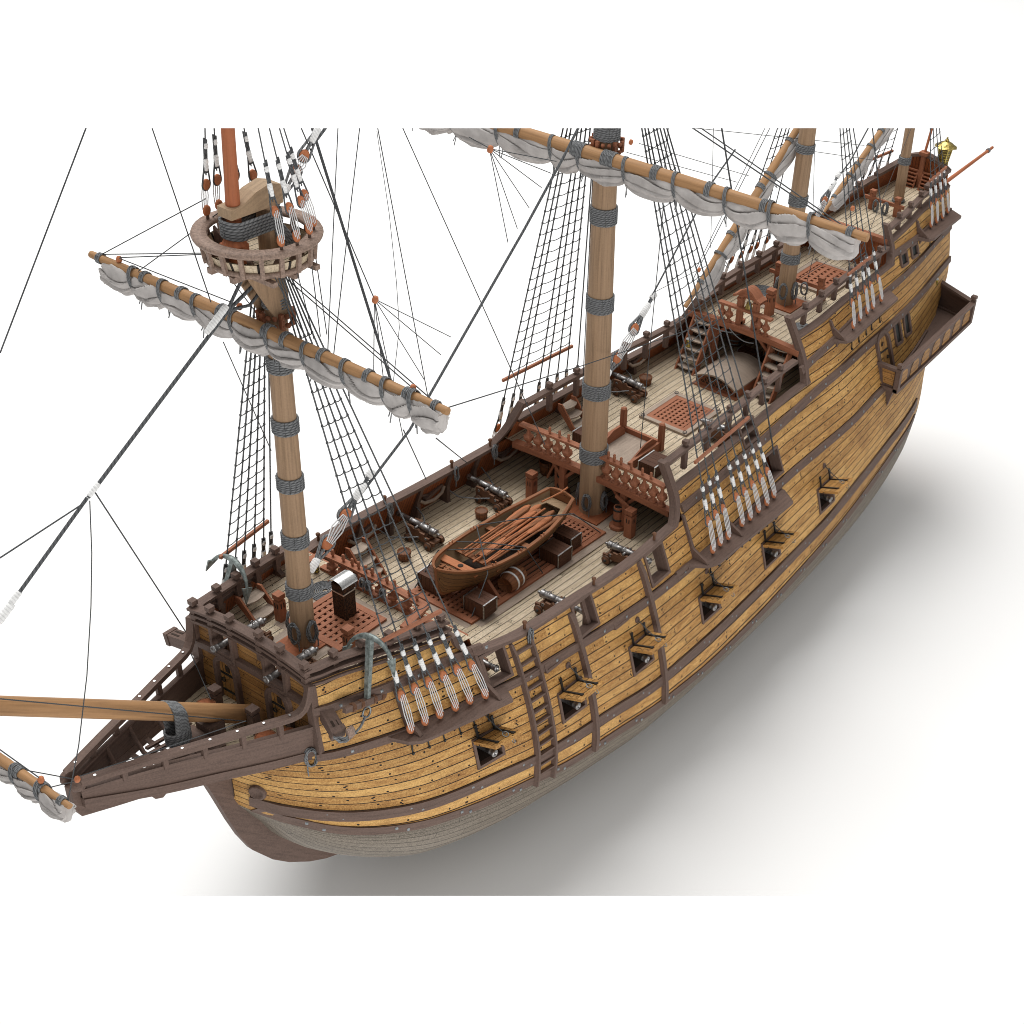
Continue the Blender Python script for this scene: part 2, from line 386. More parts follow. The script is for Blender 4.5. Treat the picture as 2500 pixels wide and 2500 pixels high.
def HIT(u,v):
    r=ray(u,v); prev=None; s=38.0
    while s<112:
        q=CAM+r*s
        if -36<q.x<23.2 and q.z<9:
            if q.y-hy(q.x,q.z)<0:
                if prev is None: return q
                a,b=prev,s
                for _ in range(26):
                    m=(a+b)/2; q=CAM+r*m
                    if q.y-hy(q.x,q.z)<0: b=m
                    else: a=m
                return CAM+r*b
            prev=s
        else: prev=s if q.z>=9 or q.x>=23.2 else None
        s+=.1
    return CAM+r*70
W1=pch([(21.6,3.63),(20,3.56),(18.5,3.46),(16.5,3.35),(15,3.2),(13.2,3.0)])
W2=pch([(23.2,1.5),(21.46,1.45),(20,1.48),(18,1.45),(16,1.33),(13.5,1.13),(10.5,.88),(6.7,.48),(2.7,.2),(0,.12),(-4,.2),(-9,.3),(-13,.25),(-16,.25),(-20.4,.4),(-26,.5),(-34.5,.6)])
W3=pch([(1,2.72),(-3.5,2.73),(-10.7,2.8),(-15,3.05),(-21,3.2),(-26,3.3),(-34.7,3.25)])
W4=pch([(-12,4.1),(-14.5,4.42),(-17,4.63),(-24.3,5.0),(-28.5,5.12),(-34.7,5.3)])
W5=pch([(-24.5,6.5),(-28.6,6.45),(-34.7,6.3)])
L1=pch([(23.2,-1.0),(22.7,-1.15),(21.5,-1.55),(20.6,-1.8),(18.8,-2.12),(15.3,-2.5),(12.7,-2.93),(8.7,-3.3),(4.1,-3.85),(0,-3.95),(-6.4,-3.83),(-11.5,-3.7),(-17.2,-3.2),(-21.9,-2.95),(-28.5,-2.9),(-36,-2.9)])
L2=pch([(23.2,-1.9),(22.9,-2.13),(22.3,-2.4),(21.2,-3.0),(19.85,-3.5),(16,-4.2),(13,-4.7),(11,-5.1),(7.7,-5.36),(3.8,-5.85),(0,-6.15),(-4,-6.05),(-8,-5.8),(-13.4,-5.4),(-19.6,-4.75),(-23.6,-4.5),(-28.5,-4.5),(-36,-4.5)])
XS=pch([(-10.4,-29.2),(-6,-28.4),(-3,-28.7),(0,-31.2),(1.2,-32.7),(2.2,-34.4),(4,-34.6),(9,-34.4)])   # after edge of the hull skin
def xat(x,z):
    if x>-26: return x
    return -26+(x+26)*((XS(z)+26)/(-8.5))
# deck and rail heights
def zfc(x): return 3.4
def zwaist(x): return .0036*max(x,0)**2
def zqd(x): return 2.1
def zpoop(x): return 4.86+(-13.5-x)*.012
def zaft(x): return 6.95+(-25.3-x)*.02
TF=pch([(21.4,5.3),(20,5.18),(19,5.03),(17.8,4.86),(16,4.58),(14.5,4.38)])     # forecastle top rail
TW=pch([(15.2,2.98),(14,2.82),(12,2.62),(10,2.49),(8.6,2.39),(6.7,2.22),(4.8,2.12),(3.3,2.1),(0,2.15)])   # waist cap
TQ=lambda x:3.42
TQR=lambda x:4.6
TP=pch([(-13,5.52),(-16,5.6),(-19.5,5.73),(-25.4,5.95)])
TPR=pch([(-13,6.38),(-15.7,6.47),(-17.3,6.55),(-21.3,6.7),(-25.4,6.85)])
TA=pch([(-25.2,7.0),(-27.5,7.2),(-30.3,7.5),(-34.5,7.75)])
TAR=pch([(-25.2,7.66),(-27.5,7.87),(-30.3,8.18),(-34.5,8.38)])
FB,WB,QB,PB,AB=21.3,15.05,.3,-13.5,-25.3    # breaks: bulkhead, waist start, quarterdeck, poop, after deck
def tip(pts,z0): return pts
hull=thing('ship_hull','wooden galleon hull with honey yellow planks and dark brown wales resting on the white floor','ship hull',(0,0,ZFLOOR))
LOW_PORTS=[(14.68,15.83,-1.72,-.5),(9.81,11.15,-2.12,-.85),(4.9,6.25,-2.57,-1.3)]
UP_PORTS=[(13.37,14.4,1.37,2.56),(7.9,9.08,.88,2.15),(2.4,3.7,.55,1.87)]
def lowport(fr,br):   # corners given by the two lowest corners seen in the picture
    a=HIT(*fr); b=HIT(*br); return a,b
for fr,br in (((1716,1512),(1754,1485)),((1868,1382),(1901,1352)),((2003,1251),(2033,1217))):
    a,b=lowport(fr,br); z=(a.z+b.z)/2; LOW_PORTS.append((b.x,a.x,z,z+1.2))
AFT_PORT=(-8.65,-7.3,.6,1.75); QD_PORT=(-7.35,-6.1,2.9,3.75)
PORTS=LOW_PORTS+UP_PORTS+[AFT_PORT,QD_PORT]
# ---- outer skin
xs=[23.2,23.05,22.8,22.5,22.2,21.8,21.4]+[21.4-.45*i for i in range(1,105)]+[-26+(-.5)*i for i in range(1,18)]
xs=[x for x in xs if x>=-34.5]
def skin_lower():
    mb=MB(); bt=MB()
    rows=[];uvs=[]
    for k in range(13):            # L2 .. L1 .. W2
        r=[];u=[]
        L=0
        for i,x in enumerate(xs):
            if k<=3: zz=lerp(L2(x),L1(x),k/3.)
            else: zz=lerp(L1(x),W2(x),(k-3)/9.)
            xx=xat(x,zz); y=hy(xx,zz)
            r.append((xx,y,zz)); u.append((-x,float(k)))
        rows.append(r);uvs.append(u)
    # subdivide vertically once for curvature is not needed: one row per plank
    mb.grid(rows[::-1],uvs[::-1],True)
    rows=[];uvs=[]
    for k in range(11):
        r=[];u=[]
        for x in xs:
            zk=min(fZK(x),L2(x)-.02); t=(k/10.); zz=lerp(zk,L2(x),math.sin(t*PI/2)**1.3)
            xx=xat(x,zz); r.append((xx,hy(xx,zz),zz)); u.append((-x,k*1.15))
        rows.append(r);uvs.append(u)
    bt.grid(rows[::-1],uvs[::-1],True)
    return mb,bt
def skin_upper(xa,xb,top,fine=.45):
    n=max(2,int((xa-xb)/fine)); X=frange(xa,xb,n); mb=MB()
    mx=max(top(x)-W2(x) for x in X); K=int(mx/.42)+1
    rows=[];uvs=[]
    for k in range(K+1):
        r=[];u=[]
        for x in X:
            z=min(W2(x)+.42*k,top(x)); xx=xat(x,z)
            r.append((xx,hy(xx,z),z)); u.append((-x,(z-W2(x))/.42))
        rows.append(r);uvs.append(u)
    mb.grid(rows[::-1],uvs[::-1],True)
    return mb
def join(*mbs):
    o=MB()
    for m in mbs:
        n=len(o.v); o.v+=m.v; o.f+=[tuple(i+n for i in f) for f in m.f]; o.uv+=m.uv; o.sm+=m.sm
    return o
lo,bt=skin_lower()
fcskin=skin_upper(FB,WB,lambda x:TF(x)-.60)
waistskin=skin_upper(WB,QB,lambda x:TW(x)-.1)
qdskin=skin_upper(QB,PB,lambda x:TQ(x)-.05)
poopskin=skin_upper(PB,AB,lambda x:TP(x)-.05)
aftskin=skin_upper(AB,-34.5,lambda x:TA(x)-.02)
bowskin=MB()
sides=join(lo,fcskin,waistskin,qdskin,poopskin,aftskin)
obj('side_planking',sides,M['hull'],hull,cuts=PORTS)
obj('side_planking',sides.flipped(),M['hull'],hull)
obj('bottom_planking',bt,M['bottom'],hull); obj('bottom_planking',bt.flipped(),M['bottom'],hull)
# transom closing the stern
tr=MB(); zz=[-10.2+.45*i for i in range(43)]; zz=[z for z in zz if z<8.1]
for a,b in zip(zz[:-1],zz[1:]):
    xa,xb2=XS(a),XS(b); ya,yb=hy(xa,a),hy(xb2,b)
    tr.face([(xa,-ya,a),(xa,ya,a),(xb2,yb,b),(xb2,-yb,b)],[(-ya,a/.42),(ya,a/.42),(yb,b/.42),(-yb,b/.42)])
obj('transom',tr,M['hull'],hull,recalc=False)
sp=MB(); sp.prism([(-28.0,-.2,-10.4),(-27.6,-.2,-3),(-29.0,-.2,-1),(-29.6,-.2,-1),(-29.6,-.2,-10.4)],(0,.4,0)); obj('sternpost',sp,M['dark'],hull)
rud=MB(); rud.prism([(-29.65,-.14,-10.3),(-29.65,-.14,-1.0),(-30.4,-.14,-1.0),(-31.4,-.14,-10.3)],(0,.28,0)); obj('rudder',rud,M['dark'],hull)
kl=MB(); kl.prism([(16.8,-.2,-9.6),(12.5,-.2,-10.7),(-29.6,-.2,-10.7),(-29.6,-.2,-10.0),(14,-.2,-10.0)],(0,.4,0)); obj('keel',kl,M['dark'],hull)
# stem and head knee
stem=[(29.4,3.87),(29.42,2.97),(29.25,2.5),(28.0,1.96),(26.62,1.39),(26.45,1.07),(26.14,.9),(25.83,1.05),(24.7,.5),(24.26,.0),(23.95,-1.1),(23.55,-2.6),(23.2,-3.75),(22.75,-4.87),(21.85,-6.23),(21.05,-7.11),(20.0,-8.0),(19.1,-8.6),(17.4,-9.4),(16.0,-9.9),(16.5,-9.2),(18.5,-7.6),(20.6,-5.6),(21.5,-4.4),(22.3,-2.8),(22.8,-1.2),(22.9,.6),(24.5,1.7),(26.7,2.5),(28.9,3.4),(29.1,3.87)]
sm=MB(); sm.prism([(x,-.17,z) for x,z in stem],(0,.34,0)); obj('stem_knee',sm,M['dark'],hull)
# wales: strips standing proud of the skin
def wale(f,xa,xb,h,t=.13,step=.5,drop=0.0):
    mb=MB(); n=int(abs(xa-xb)/step); path=[];fr=[]
    rows=[]
    for x in frange(xa,xb,n):
        z1=f(x)-drop; z0=z1-h
        a=xat(x,z1); b=xat(x,z0)
        p1=V((a,hy(a,z1),z1)); p0=V((b,hy(b,z0),z0))
        nx=(hy(x+.2,z1)-hy(x-.2,z1))/.4; nrm=V((-nx,1,.15)).normalized()
        rows.append([p1-nrm*.05,p1+nrm*t,p0+nrm*t,p0-nrm*.05])
    L=random.random()*20
    for i in range(len(rows)-1):
        d=(rows[i][1]-rows[i+1][1]).length
        for k in range(3): mb.face([rows[i][k],rows[i+1][k],rows[i+1][k+1],rows[i][k+1]][::-1],[(L,k*.4),(L+d,k*.4),(L+d,k*.4+.4),(L,k*.4+.4)][::-1])
        L+=d
    mb.face(rows[0],[(0,0),(.1,0),(.1,.3),(0,.3)]); mb.face(rows[-1][::-1],[(0,0),(.1,0),(.1,.3),(0,.3)])
    return mb
def studs(f,xa,xb,step,off,h,pairs=True):
    mb=MB(); n=int((xa-xb)/step)
    for i in range(n+1):
        for dx,dz in (((0,.0),(.42,-.3)) if pairs else ((0,0),)):
            x=xa-i*step-dx; z=f(x)-off+dz*h
            x=xat(x,z); y=hy(x,z)+(.06 if pairs else .12); nx=(hy(x+.2,z)-hy(x-.2,z))/.4
            mb.lathe((x,y,z),(-nx,1,.2),[(.085,0),(.085,.03),(.03,.05)],4,False)
    return mb
wl=[(L1,23.0,-28.4,.52,.10,0),(lambda x:L2(x)+.5,22.9,-28.4,.48,.06,0),(W2,21.5,-30.5,.34,.13,0),(W1,21.4,14.2,.34,.13,0),(W3,.2,-34.45,.36,.14,0),(W4,-12.9,-34.5,.32,.12,0),(W5,-24.9,-34.5,.32,.12,0),(lambda x:W2(x)-1.9,-20,-29.8,.001,.001,0)]
for f,xa,xb,h,t,dr in wl[:7]:
    w=wale(f,xa,xb,h,t,.45,dr); obj('wale',w,M['dark'],hull); obj('wale',w.flipped(),M['dark'],hull)
st=join(studs(L1,21.5,-27,2.6,.16,.7),studs(lambda x:L2(x)+.5,22,-27,2.6,.16,.6),studs(W2,20.5,-29,1.6,.17,0,False),studs(W1,20.5,14,1.6,.17,0,False),studs(W3,-1,-33,1.7,.17,0,False),studs(W4,-14,-33,1.7,.16,0,False),studs(W5,-26,-33.5,1.7,.16,0,False))
o_=obj('bolt_heads',st,M['zinc'],hull); o_['kind']='stuff'
# fender ribs on the side (each at one station)
def rib(x,za,zb,w=.29,t=.25):
    mb=MB(); rows=[];n=16
    for z in frange(za,zb,n):
        y=hy(x,z); e=.12 if za-z<.3 else 0
        rows.append([V((x+w/2,y-.05,z)),V((x+w/2-.03,y+t-e,z)),V((x-w/2+.03,y+t-e,z)),V((x-w/2,y-.05,z))])
    L=random.random()*9
    for i in range(n):
        d=(rows[i][1]-rows[i+1][1]).length
        for k in range(3): mb.face([rows[i][k],rows[i+1][k],rows[i+1][k+1],rows[i][k+1]],[(L,k*.3),(L+d,k*.3),(L+d,k*.3+.3),(L,k*.3+.3)])
        L+=d
    mb.face(rows[0][::-1],[(0,0),(.3,0),(.3,.3),(0,.3)]); mb.face(rows[-1],[(0,0),(.3,0),(.3,.3),(0,.3)])
    return mb
RIBS=[]
for px,zt,zb in (((1375,1470),2.05,-5.0),((1544.5,1353),1.95,-5.5)):
    x=P(*px,y=5.42).x; RIBS.append(x); r=rib(x,zt,zb); obj('fender_rib',r,M['dark'],hull); obj('fender_rib',r.flipped(),M['dark'],hull)
# hull side ladder
lad=MB(); xl=P(1246,1543,y=5.5).x; xr=P(1284,1525,y=5.5).x
lo_=thing('side_ladder',None,None,(0,0,-ZFLOOR)); lo_.parent=hull
for q_ in (rib(xl,2.5,-4.75,.18,.24),rib(xr,2.42,-4.9,.18,.24)): obj('ladder_rail',q_,M['dark'],lo_)
for i in range(12):
    z=2.05-i*.56; s=MB(); s.bar((xl-.05,hy(xl,z)+.1,z),(xr+.05,hy(xr,z)+.1,z),.16,.1); obj('ladder_rung',s,M['dark'],lo_)
# gun port frames, reveals and lids
def frame(p,w=.13):
    xa,xb,za,zb=p; mb=MB()
    c=[V((xb,hy(xb,za),za)),V((xa,hy(xa,za),za)),V((xa,hy(xa,zb),zb)),V((xb,hy(xb,zb),zb))]
    nrm=(c[1]-c[0]).cross(c[3]-c[0]).normalized()
    if nrm.y<0: nrm=-nrm
    for i in range(4):
        a,b=c[i],c[(i+1)%4]; d=(b-a).normalized(); m=(c[0]+c[1]+c[2]+c[3])/4
        inw=(m-(a+b)/2); inw=(inw-d*inw.dot(d)).normalized()
        mb.bar(a-d*(w if i%2==0 else 0)-inw*w/2-nrm*.25,b+d*(w if i%2==0 else 0)-inw*w/2-nrm*.25,w,.66,up=nrm)
    return mb,c,nrm
lidded=[]
for i,p in enumerate(PORTS):
    up=i>=len(LOW_PORTS)
    fm,c,nrm=frame(p)
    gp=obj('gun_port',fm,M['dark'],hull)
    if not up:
        # closed box behind the opening, coloured dark for the shade inside
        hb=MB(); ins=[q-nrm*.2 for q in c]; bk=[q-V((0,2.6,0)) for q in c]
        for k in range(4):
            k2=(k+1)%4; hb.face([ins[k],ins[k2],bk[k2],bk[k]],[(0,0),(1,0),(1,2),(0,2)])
        hb.face(bk,[(0,0),(1,0),(1,1),(0,1)]); obj('port_shade_box',hb,M['hollow_shade'],gp)
        # lid hinged along the upper edge and propped open
        a,b=c[2],c[3]; e=(b-a).normalized(); outv=V((0,.93,.33)).normalized(); w=(b-a).length; H=1.22
        l=MB(); base=a+nrm*.1+V((0,0,.1)); upv=e.cross(outv).normalized()
        if upv.z<0: upv=-upv
        q0=base-e*.12; q1=base+e*(w+.12)
        def quadbox(q0,q1,o,th,uvs):
            t=[q0,q1,q1+o,q0+o]; bt_=[p_-upv*th for p_ in t]
            ww=(q1-q0).length; hh=o.length
            l.face(t[::-1] if ((t[1]-t[0]).cross(t[2]-t[0])).dot(upv)<0 else t,[(0,0),(ww,0),(ww,hh/.33),(0,hh/.33)]); l.face(bt_,[(0,0),(ww,0),(ww,hh/.33),(0,hh/.33)])
            for k in range(4):
                k2=(k+1)%4; l.face([t[k],t[k2],bt_[k2],bt_[k]],[(0,.2),((t[k2]-t[k]).length,.2),((t[k2]-t[k]).length,.7),(0,.7)])
        quadbox(q0,q1,outv*H,.15,None)
        ld=obj('port_lid',l,M['hull'],gp)
        for s in (.2,.8):
            h=MB(); m=q0.lerp(q1,s)+upv*.03
            h.bar(m-outv*.05,m+outv*H*.8,.085,.05,up=upv); h.bar(m+outv*H*.8,m+outv*H*.9,.14,.045,up=upv)
            h.bar(m+V((0,-.02,0)),m+V((0,-.16,.5)),.085,.07,up=(0,1,0)); h.bar(m+V((0,-.16,.48)),m+V((0,-.18,.6)),.14,.07,up=(0,1,0))
            obj('hinge_strap',h,M['black'],ld)
        m=q0.lerp(q1,.42)+outv*H*.78+upv*.1
        for c_,a_,r_ in ((m,upv+outv*.6,.13),(q0.lerp(q1,.35)+outv*H*.97-upv*.22,e,.1)): rg=MB(); rg.torus(c_,a_,r_,.02,12,5); obj('lid_ring',rg,M['zinc'],ld)
        bl=MB(); hb_=V((a.x+.45,0,a.z+.95)); hb_.y=hy(hb_.x,hb_.z); bl.lathe(hb_-V((0,.05,0)),(0,1,.2),[(.14,0),(.16,.08),(.09,.14),(.09,.1)],10); obj('sheave_boss',bl,M['dark'],gp)
        ln=MB(); ln.tube([hb_+V((0,.1,0)),hb_.lerp(m,.5)+V((0,.05,-.06)),m],.022,5); obj('lid_tackle',ln,M['ropef'],gp)
        if i<3:   # scuttle above the lid
            s=MB(); hq=HIT(*((1345,1618),(1511,1514),(1663,1394))[(1,2,0)[i]] if False else ((1345,1618),(1511,1514),(1663,1394))[i]); cx,cz=hq.x,hq.z; cy=hy(cx,cz)+.07
            for (dx0,dz0,dx1,dz1) in ((-.5,-.13,.5,-.13),(-.5,.13,.5,.13),(-.47,-.13,-.47,.13),(.47,-.13,.47,.13)):
                s.bar((cx+dx0,cy-dz0*.45,cz+dz0),(cx+dx1,cy-dz1*.45,cz+dz1),.12,.16,up=(0,1,.4))
            obj('side_cleat',s,M['dark'],hull)
# hawse piece at the bow
hp=P(630,1933,y=1.55); b=HIT(630,1933); m=MB(); nx=(hy(b.x+.2,b.z)-hy(b.x-.2,b.z))/.4
m.lathe(b-V((-nx,1,0)).normalized()*.1,(-nx,1,0),[(.36,0),(.36,.2),(.28,.24),(.22,.16),(.0,.15)],10); obj('hawse_pipe',m,M['dark'],hull)
# ---------------------------------------------------------------- decks
INS=.24                                   # thickness of the bulwark
def deck(xa,xb,zf,name='deck_planking',mat='deck',step=.8,wd=.34,cam=.0):
    mb=MB(); X=frange(xa,xb,max(2,int((xa-xb)/step))); rows=[];uvs=[]
    for x in X:
        z=zf(x); w=hy(x,z)-.1; r=[];u=[]
        for k in range(13):
            y=w*(k/6.-1); r.append((x,y,z)); u.append((-x,y/wd+40))
        rows.append(r);uvs.append(u)
    mb.grid(rows,uvs,False)
    return obj(name,mb,M[mat],hull)
deck(FB-.05,14.45,zfc); deck(21.2,-9,zwaist); deck(QB-.1,-21,zqd); deck(PB-.1,AB-.1,zpoop); deck(AB+.1,-34.4,zaft)
# inner boarding of the bulwarks
def lining(xa,xb,zf,top,cuts=(),side=1,step=.5,ins=INS):
    mb=MB(); X=frange(xa,xb,max(2,int((xa-xb)/step))); rows=[];uvs=[]
    for k in range(6):
        r=[];u=[]
        for x in X:
            z=lerp(zf(x)-.02,top(x),k/5.); r.append((x,side*(hy(x,z)-ins),z)); u.append((z,-x/.2))
        rows.append(r);uvs.append(u)
    mb.grid(rows,uvs,True)
    obj('bulwark_boarding',mb,M['lining'],hull,cuts=[(a-.1,b+.1,c-.12,d+.12) for a,b,c,d in cuts])
for s in (1,-1):
    c=PORTS if s==1 else ()
    lining(FB-.05,15.0,zfc,lambda x:TF(x)-.72,c,s); lining(15.0,-7.0,zwaist,lambda x:(TW(x)-.05) if x>0 else 2.05,c,s)
    lining(QB-.1,PB-5,zqd,lambda x:TQ(x)-.02 if x>PB else 4.8,c,s); lining(PB,AB,zpoop,lambda x:TP(x)-.02,(),s); lining(AB,-34.4,zaft,lambda x:TAR(x)-.05 if s<0 else TA(x)-.02,(),s)
# dark frame timbers standing against the boarding
fr=[]
def knee(x,z0,z1,s,w=.22,foot=.55):
    y1=hy(x,z1)-INS; y0=hy(x,z0)-INS; mb=MB()
    pl=[(x-w/2,y0+.0,z0),(x-w/2,y0-foot,z0),(x-w/2,y0-foot,z0+.15),(x-w/2,lerp(y0,y1,.45)-.2,lerp(z0,z1,.5)),(x-w/2,y1-.12,z1),(x-w/2,y1,z1)]
    mb.prism([(a,b*s,c) for a,b,c in pl],(w,0,0),uvax=(0,.2,1)); obj('bulwark_knee',mb,M['dark'],hull)
for x in (19.9,18.2,16.3): knee(x,3.4,TF(x)-.72,-1); knee(x,3.4,TF(x)-.72,1)
for x in (12.3,10.2,8.1,6.2,4.1,2.2): knee(x,zwaist(x),TW(x)-.1,-1); knee(x,zwaist(x),TW(x)-.1,1)
for x in (-3.6,-6.9,-9.6): knee(x,2.1,3.3,-1)
# ---------------------------------------------------------------- cap rails
def caprail(f,xa,xb,w=.4,h=.15,yin=.1,side=0,name='cap_rail',step=.5,mat='dark',dz=0):
    for s in ((1,-1) if side==0 else (side,)):
        mb=MB(); pts=[];fr=[]
        for x in frange(xa,xb,max(1,int(abs(xa-xb)/step))):
            z=f(x)+dz; pts.append((x,s*(hy(x,z)-yin),z-h/2)); fr.append(((0,1,0),(0,0,1)))
        mb.sweep(pts,[(-w/2,-h/2),(w/2,-h/2),(w/2,h/2),(-w/2,h/2)],fr); obj(name,mb,M[mat],hull,recalc=True)
caprail(TW,14.9,.9,.46,.17)
caprail(TQ,QB-.2,PB+.1,.42,.14); caprail(TQR,QB+.1,PB+.6,.36,.2,.1)
caprail(TP,PB-.1,AB+.2,.42,.14); caprail(TPR,PB+.1,AB+.3,.36,.2,.1)
caprail(TA,AB-.1,-34.4,.4,.14,side=1); caprail(TAR,AB,-31.3,.36,.2,.1,side=1); caprail(lambda x:TAR(x)+.28,-31.2,-34.5,.36,.22,.1,side=1)
caprail(TAR,AB,-31.0,.40,.18,.1,side=-1); caprail(lambda x:TAR(x)+.2,-31,-34.5,.40,.2,.1,side=-1)
for d in (0,.31,.62): caprail(TF,FB+.1,15.2,.3 if d else .4,.12,.05,dz=-d)
def post(x,y,z0,z1,w=.24,cap=True,rz=0):
    mb=MB(); mb.box((x,y,(z0+z1)/2),w,w,z1-z0,rz)
    if cap:
        mb.box((x,y,z1+.05),w*.72,w*.72,.1,rz); mb.box((x,y,z1+.19),w*1.12,w*1.12,.2,rz)
    return mb
def rposts(f0,f1,X,cap=True,side=0,over=.03,w=.24):
    for s in ((1,-1) if side==0 else (side,)):
        for x in X:
            z1=f1(x); mb=post(x,s*(hy(x,z1)-.1),f0(x)-.05,z1+over,w,cap); obj('rail_post',mb,M['dark'],hull)
# forecastle posts
FX=[P(u,v,z=5.3).x for u,v in ((822,1590),)]
rposts(lambda x:TF(x)-.7,lambda x:TF(x),[20.1,18.95,17.75,16.5,15.4])
rposts(TQ,lambda x:4.6,[-1.7,-3.8,-5.9,-7.7,-9.5,-11.3])
rposts(TP,TPR,[-15.1,-16.9,-18.7,-20.5,-22.3,-24.0])
rposts(TA,TAR,[-27.0,-28.6,-30.2],side=1); rposts(TA,TAR,[-27.0,-29.0],side=-1)
# break posts with a swept foot
def breakpost(x,zt,zb,xf,w=.34):
    for s in (1,-1):
        mb=MB(); n=10; pts=[];fr=[]
        for i in range(n+1):
            t=i/n; z=lerp(zt,zb,t); xx=x+ (xf-x)*max(0,(t-.45)/.55)**2.2
            y=hy(xx,z)-.06; pts.append((xx,s*y,z)); fr.append(((1,0,0),(0,1,0)))
        mb.sweep(pts,[(-w/2,-.2),(w/2,-.2),(w/2,.2),(-w/2,.2)],fr); obj('break_post',mb,M['dark'],hull,recalc=True)
breakpost(QB,4.72,2.05,1.1); breakpost(PB,6.5,3.35,-13.0); breakpost(AB,7.95,5.9,-24.7); 
def fcend():
    for s in (1,-1):
        mb=MB(); pts=[];fr=[]
        for i in range(9):
            t=i/8; z=lerp(TF(15.2)-.6,TW(14.5)-.08,t); x=15.25-.75*max(0,t-.3)**1.5*1.9; pts.append((x,s*(hy(x,z)-.05),z)); fr.append(((1,0,0),(0,1,0)))
        mb.sweep(pts,[(-.15,-.2),(.15,-.2),(.15,.2),(-.15,.2)],fr); obj('break_post',mb,M['dark'],hull,recalc=True)
fcend()
# ---------------------------------------------------------------- forecastle front bulkhead
def camber(y,w=2.95,h=.33): return h*(1-(y/w)**2)
fp=MB(); ys=frange(-3.02,3.02,24); zs=frange(1.2,4.72,9)
FRONT_PORTS=[(-1.86,-.88,3.78,4.78),(.93,1.86,3.78,4.78)]
for i in range(24):
    for k in range(9):
        q=[]
        for a,b in ((i,k),(i+1,k),(i+1,k+1),(i,k+1)):
            y=ys[a]; t=b/9.; w=min(hy(21.25,zs[b])-.02,3.03); yy=y*w/3.02; q.append((FB,yy,lerp(1.2,4.75+camber(yy),t)))
        fp.face(q,[(p[1]+9,p[2]/.36) for p in q])
bk=obj('front_bulkhead',fp,M['front'],hull)
# cut the two gun openings in the bulkhead
bm=bmesh.new(); bm.from_mesh(bk.data); zo=bk.data.vertices[0].co.z-fp.v[0].z
for ya,yb,za,zb in FRONT_PORTS:
    for ax,val in ((1,ya),(1,yb),(2,za+zo),(2,zb+zo)):
        no=[0,0,0];no[ax]=1;co=[0,0,0];co[ax]=val
        fs=[f for f in bm.faces if ya-.4<f.calc_center_median().y<yb+.4 and za+zo-.6<f.calc_center_median().z<zb+zo+.6]
        bmesh.ops.bisect_plane(bm,geom=list(fs)+list(set(e for f in fs for e in f.edges))+list(set(v for f in fs for v in f.verts)),plane_co=co,plane_no=no)
    bmesh.ops.delete(bm,geom=[f for f in bm.faces if ya<f.calc_center_median().y<yb and za+zo<f.calc_center_median().z<zb+zo],context='FACES')
bm.to_mesh(bk.data); bm.free()
bi=MB()
for yy in frange(-2.8,2.8,14)[:-1]:
    bi.face([(FB-.12,yy,3.4),(FB-.12,yy+.4,3.4),(FB-.12,yy+.4,3.8),(FB-.12,yy,3.8)],[(3.4,yy/.2),(3.4,yy/.2+2),(3.8,yy/.2+2),(3.8,yy/.2)])
obj('front_boarding',bi,M['lining'],hull)
def crossrail(x,z,w,h,dep,half,ch,name='front_rail',mat='dark'):
    mb=MB(); pts=[];fr=[]
    for y in frange(-half,half,14): pts.append((x,y,z+camber(y,half,ch))); fr.append(((1,0,0),(0,0,1)))
    mb.sweep(pts,[(-dep/2,-h/2),(dep/2,-h/2),(dep/2,h/2),(-dep/2,h/2)],fr); obj(name,mb,M[mat],hull,recalc=True)
for z in (5.24,4.93,4.64): crossrail(FB+.05,z,0,.12,.42 if z>5.2 else .3,3.05,.34)
crossrail(FB+.08,3.6,0,.3,.24,2.95,.2)
for y in (-2.9,-1.95,-.9,.62,1.7,2.9):
    z=5.3+camber(y,3.05,.34); obj('rail_post',post(FB+.05,y,4.6,z+.03,.24),M['dark'],hull)
for ya,yb,za,zb in FRONT_PORTS:
    mb=MB()
    for y in (ya-.06,yb+.06): mb.bar((FB,y,za-.1),(FB,y,zb+.15),.14,.5,up=(1,0,0))
    mb.bar((FB-.1,ya-.1,za-.08),(FB-.1,yb+.1,za-.08),.7,.14); obj('gun_port',mb,M['dark'],hull)
for s in (1,-1):
    mb=MB(); mb.bar((FB+.02,s*3.02,4.6),(FB+.02,s*3.08,2.9),.3,.34,up=(0,1,0)); mb.bar((FB+.02,s*3.08,2.9),(FB+.06,s*3.24,1.3),.3,.34,up=(0,1,0)); obj('corner_post',mb,M['dark'],hull)
